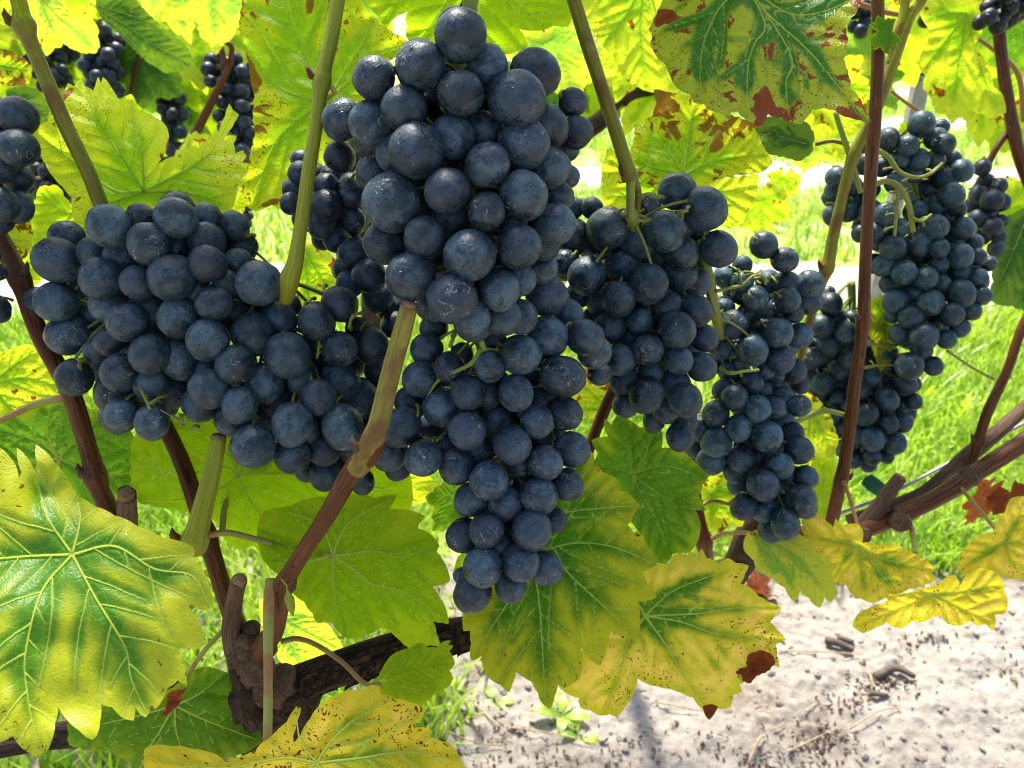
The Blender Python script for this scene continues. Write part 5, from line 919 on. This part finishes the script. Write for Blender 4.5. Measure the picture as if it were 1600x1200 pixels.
G = [(1440,194,20),(1470,199,13,1),(1388,217,17),(1418,228,17),(1462,217,17,1),(1474,226,17),(1435,250,17),(1488,249,13),(1502,267,18),(1307,277,16),(1352,255,17,1),(1302,297,14),(1425,270,17,1),(1475,282,20,1),(1400,285,17,1),(1298,308,14),(1302,337,16),(1325,330,17,1),(1345,365,14,1),(1384,335,19),(1486,306,20),(1495,327,14),(1459,356,21),(1504,357,18),(1376,376,17),(1395,387,20),(1435,382,21),(1434,402,16,1),(1492,372,15,1),(1467,388,16),(1500,400,20),(1363,412,16,1),(1381,415,17),(1413,426,20),(1446,435,19),(1527,401,14),(1545,412,12,1),(1470,442,15,1),(1499,425,18),(1527,434,16),(1392,443,17,1),(1399,470,19),(1501,459,22),(1454,473,21),(1533,462,15,1),(1516,484,16),(1423,495,19),(1486,491,19),(1407,520,17,1),(1500,512,15,1),(1444,526,22),(1479,530,15),(1440,548,17,1),(1421,572,21),(1458,572,15,1),(1396,492,13,1),(1330,290,16,2),(1335,310,16,2),(1360,330,18,2),(1430,330,18,2),(1460,320,16,2),(1530,440,14,2),(1520,380,14,1),(1380,260,16,2),(1450,300,18,2)]
G2 = [(1298,475,18),(1293,458,12),(1305,498,16),(1283,510,20),(1322,520,18),(1346,520,15),(1294,540,18),(1371,507,14),(1384,527,14),(1385,552,17),(1268,560,18),(1385,625,19),(1353,648,19),(1388,663,16),(1410,660,16),(1363,686,19),(1397,692,19),(1427,627,14),(1408,632,14),(1362,712,15,1),(1357,725,13,1),(1335,718,14,1),(1385,712,12,1),(1413,600,18),(1300,650,16,1),(1310,625,17,1),(1340,680,17,1),(1275,620,16,1),(1285,600,18,1),(1340,610,18,1),(1360,590,18,1),(1330,560,18,1),(1310,580,18,1),(1265,590,16,1),(1395,590,16,1),(1320,700,15,1),(1380,640,14,1),(1330,640,18,1),(1350,550,16,2),(1425,600,14,1),(1418,645,14),(1255,540,17,1),(1262,618,15,1),(1300,560,18,1),(1275,540,17,1),(1290,630,16,1),(1315,600,17,1),(1330,500,16,1),(1345,610,17,1),(1310,670,15,1),(1370,610,16,1),(1270,575,16,1),(1400,565,14,1),(1365,545,15,1)]
G3 = [(1549,313,18),(1564,316,14,1),(1550,355,17),(1527,342,15),(1556,389,13),(1535,370,13),(1565,345,10),(1530,305,15),(1545,335,14,1),(1535,262,13),(1562,290,12),(1540,285,14,1),(1520,320,13,1),(1560,370,12,1)]
H = [(28,182,29),(28,231,30),(2,262,24),(27,278,23),(3,320,26),(27,323,24),(-6,190,24),(-10,225,26,1),(0,345,20,1),(20,300,20,1),(-25,270,26,1)]
H2 = [(-6,483,22),(-2,425,13),(-30,450,24),(-30,500,22),(-18,395,18)]
bunch('largest bunch in the top centre, big blue black grapes with dusty bloom and dark specks', 'dark wine grape bunches', A, .222, [(737, -10), (725, 60), (715, 130), (725, 220), (735, 300), (745, 380), (740, 460)], 120, .060, (1, 1, 1), seed=1)
bunch('long tapering bunch hanging lowest in the centre above the green and yellow leaf', 'dark wine grape bunches', B, .248, [(746, 470, .262), (752, 520, .256), (768, 575, .262), (785, 640), (790, 720), (785, 800), (780, 880)], 110, .045, (1.02, 1.04, 1.08), seed=2, stem_r=2.2,
      extra=[([(746, 485, .252), (749, 520, .246), (758, 550, .247), (775, 600, .256)], 9, 6), ([(752, 545, .246), (735, 568, .246), (712, 580, .247), (695, 588, .250)], 6, 4), ([(712, 515, .25), (707, 530, .248), (702, 543, .248)], 4.5, 4), ([(752, 545, .246), (775, 547, .248), (790, 545, .25)], 5, 4), ([(695, 588, .250), (680, 600, .253), (665, 625, .256)], 3.6, 3)])
bunch('wide bunch on the left, dusty grapes covered with dark specks and water', 'dark wine grape bunches', Cb, .254, [(440, 440), (400, 470), (340, 480), (280, 500), (220, 500), (150, 490)], 150, .055, (1.0, 1.04, 1.0), seed=3,
      extra=[([(215, 598, .26), (226, 620, .257), (235, 640, .254)], 3, 4), ([(120, 560, .27), (125, 565, .265), (122, 572, .26)], 3, 3), ([(250, 640, .255), (280, 657, .254), (312, 674, .253)], 1.2, 1.0), ([(500, 515, .265), (498, 540, .262), (495, 560, .262)], 4, 3), ([(545, 512, .262), (548, 500, .258), (552, 492, .256)], 4, 3)])
bunch('small purplish bunch behind the straight green cane', 'dark wine grape bunches', Db, .282, [(560, 190), (545, 240), (535, 300), (560, 380), (590, 440), (610, 480)], 24, .045, (.85, .80, .95), seed=4, extra=[([(575, 235, .30), (560, 262, .29), (545, 285, .285), (530, 290, .285)], 4, 3)])
bunch('middle right bunch with a few loose single grapes at its upper right', 'dark wine grape bunches', E, .285, [(985, 335, .277), (990, 350, .286), (1000, 400), (1010, 460), (1015, 520), (1020, 590)], 100, .055, (.76, .90, .90), seed=5,
      extra=[([(985, 342, .280), (1005, 345, .281), (1030, 343, .284), (1045, 335, .285)], 4, 3), ([(995, 303, .278), (1015, 305, .276), (1032, 310, .276)], 3, 2.5), ([(1060, 332, .272), (1068, 330, .27), (1075, 328, .27)], 4, 4)])
bunch('slim bunch right of the middle one ending in a pointed cluster of bluish grapes', 'dark wine grape bunches', Fb, .345, [(1085, 340, .33), (1095, 390, .325), (1108, 440, .326), (1118, 490, .335), (1135, 560), (1160, 620), (1190, 700), (1210, 790)], 110, .045, (.78, 1.0, 1.02), seed=6, stem_r=2.0,
      extra=[([(1090, 375, .323), (1102, 425, .323), (1112, 470, .325), (1120, 490, .33)], 6, 4), ([(1118, 455, .325), (1140, 450, .325), (1160, 445, .325), (1175, 432, .325), (1190, 422, .33)], 4, 2.5), ([(1160, 445, .325), (1155, 430, .325), (1153, 420, .325)], 2.5, 2.5), ([(1175, 432, .325), (1190, 430, .325), (1200, 440, .328)], 2.5, 2), ([(1125, 575, .335), (1140, 583, .33), (1165, 580, .33), (1185, 578, .335)], 4, 3)])
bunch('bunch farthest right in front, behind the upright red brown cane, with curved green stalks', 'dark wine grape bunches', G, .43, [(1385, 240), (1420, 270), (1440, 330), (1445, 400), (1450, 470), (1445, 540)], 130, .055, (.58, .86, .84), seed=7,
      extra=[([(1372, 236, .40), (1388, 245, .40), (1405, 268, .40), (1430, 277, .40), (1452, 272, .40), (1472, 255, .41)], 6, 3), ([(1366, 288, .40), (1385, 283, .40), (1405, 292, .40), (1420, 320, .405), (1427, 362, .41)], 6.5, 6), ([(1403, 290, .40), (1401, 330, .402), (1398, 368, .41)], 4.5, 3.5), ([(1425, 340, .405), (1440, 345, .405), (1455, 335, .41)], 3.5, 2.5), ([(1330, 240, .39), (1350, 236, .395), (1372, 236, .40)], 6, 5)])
bunch('dark teal bunch low on the right, half hidden behind the upright cane', 'dark wine grape bunches', G2, .47, [(1330, 440), (1335, 520), (1350, 600), (1360, 690)], 60, .045, (.50, .76, .76), seed=8, extra=[([(1355, 535, .45), (1380, 540, .45), (1405, 538, .455), (1420, 530, .46)], 3.5, 3), ([(1350, 575, .45), (1375, 570, .45), (1400, 570, .455)], 3, 3)])
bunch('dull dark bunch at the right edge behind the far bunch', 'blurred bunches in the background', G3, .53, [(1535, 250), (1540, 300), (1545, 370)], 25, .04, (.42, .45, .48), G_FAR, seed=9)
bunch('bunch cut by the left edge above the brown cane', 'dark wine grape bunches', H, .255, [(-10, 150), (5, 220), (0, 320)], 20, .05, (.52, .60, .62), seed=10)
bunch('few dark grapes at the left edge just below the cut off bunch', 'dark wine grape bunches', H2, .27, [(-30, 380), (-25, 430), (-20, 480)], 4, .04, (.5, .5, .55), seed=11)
# blurred small bunches of the rows behind: berries laid down the axis
def far_bunch(label, axis, w0, w1, r, d, n, tint, seed):
    rg = random.Random(seed); P = smooth_path(axis, 12); L = []
    for _ in range(n * 20):
        if len(L) >= n: break
        t = rg.random(); i = int(t * (len(P) - 1)); w = w0 + (w1 - w0) * t; u = P[i][0] + rg.uniform(-w, w); v = P[i][1] + rg.uniform(-w * .4, w * .4)
        if all(math.hypot(u - a[0], v - a[1]) > r * 1.15 for a in L): L.append((u, v, r * rg.uniform(.85, 1.1), rg.choice((0, 0, 1))))
    bunch(label, 'blurred bunches in the background', L, d, axis, int(n * .8), .05, tint, G_FAR, seed=seed)
far_bunch('blurred bunch near the top left with a shiny round outline', [(165, 55), (160, 80), (155, 110), (165, 135)], 26, 24, 11, .80, 30, (.40, .48, .60), 21)
far_bunch('blurred bunch right of the yellow leaf, largest of the background', [(365, 105), (365, 140), (370, 180), (375, 235)], 42, 18, 11, .78, 46, (.42, .48, .60), 22)
far_bunch('small blurred bunch behind the olive cane', [(80, 70), (75, 95), (85, 130)], 38, 26, 10, .88, 26, (.36, .40, .50), 23)
far_bunch('small blurred bunch left of the brown background cane', [(270, 150), (270, 190), (275, 240)], 20, 14, 10, .90, 20, (.36, .42, .52), 24)
far_bunch('shrivelled brownish bunch behind the left edge bunch', [(80, 255), (80, 300), (95, 345)], 28, 14, 10, .85, 30, (.42, .36, .40), 25)
far_bunch('tiny dark bunch just above the left bunch', [(372, 318), (375, 335), (380, 350)], 18, 12, 8, .9, 12, (.40, .36, .45), 26)
far_bunch('tiny dark bunch in the top left corner', [(20, 50), (25, 70)], 14, 12, 8, .9, 10, (.38, .36, .40), 27)
far_bunch('dark bunch at the top right behind the canes', [(1350, 15), (1345, 35), (1340, 50)], 20, 10, 11, .68, 14, (.30, .32, .40), 28)
far_bunch('blackish shrivelled bunch at the top right between two leaves', [(1470, -15), (1465, 10), (1462, 28)], 30, 14, 13, .62, 20, (.16, .17, .2), 29)
far_bunch('blackish shrivelled bunch in the upper right corner', [(1575, -5), (1555, 20), (1545, 38)], 32, 16, 13, .52, 22, (.16, .16, .18), 30)
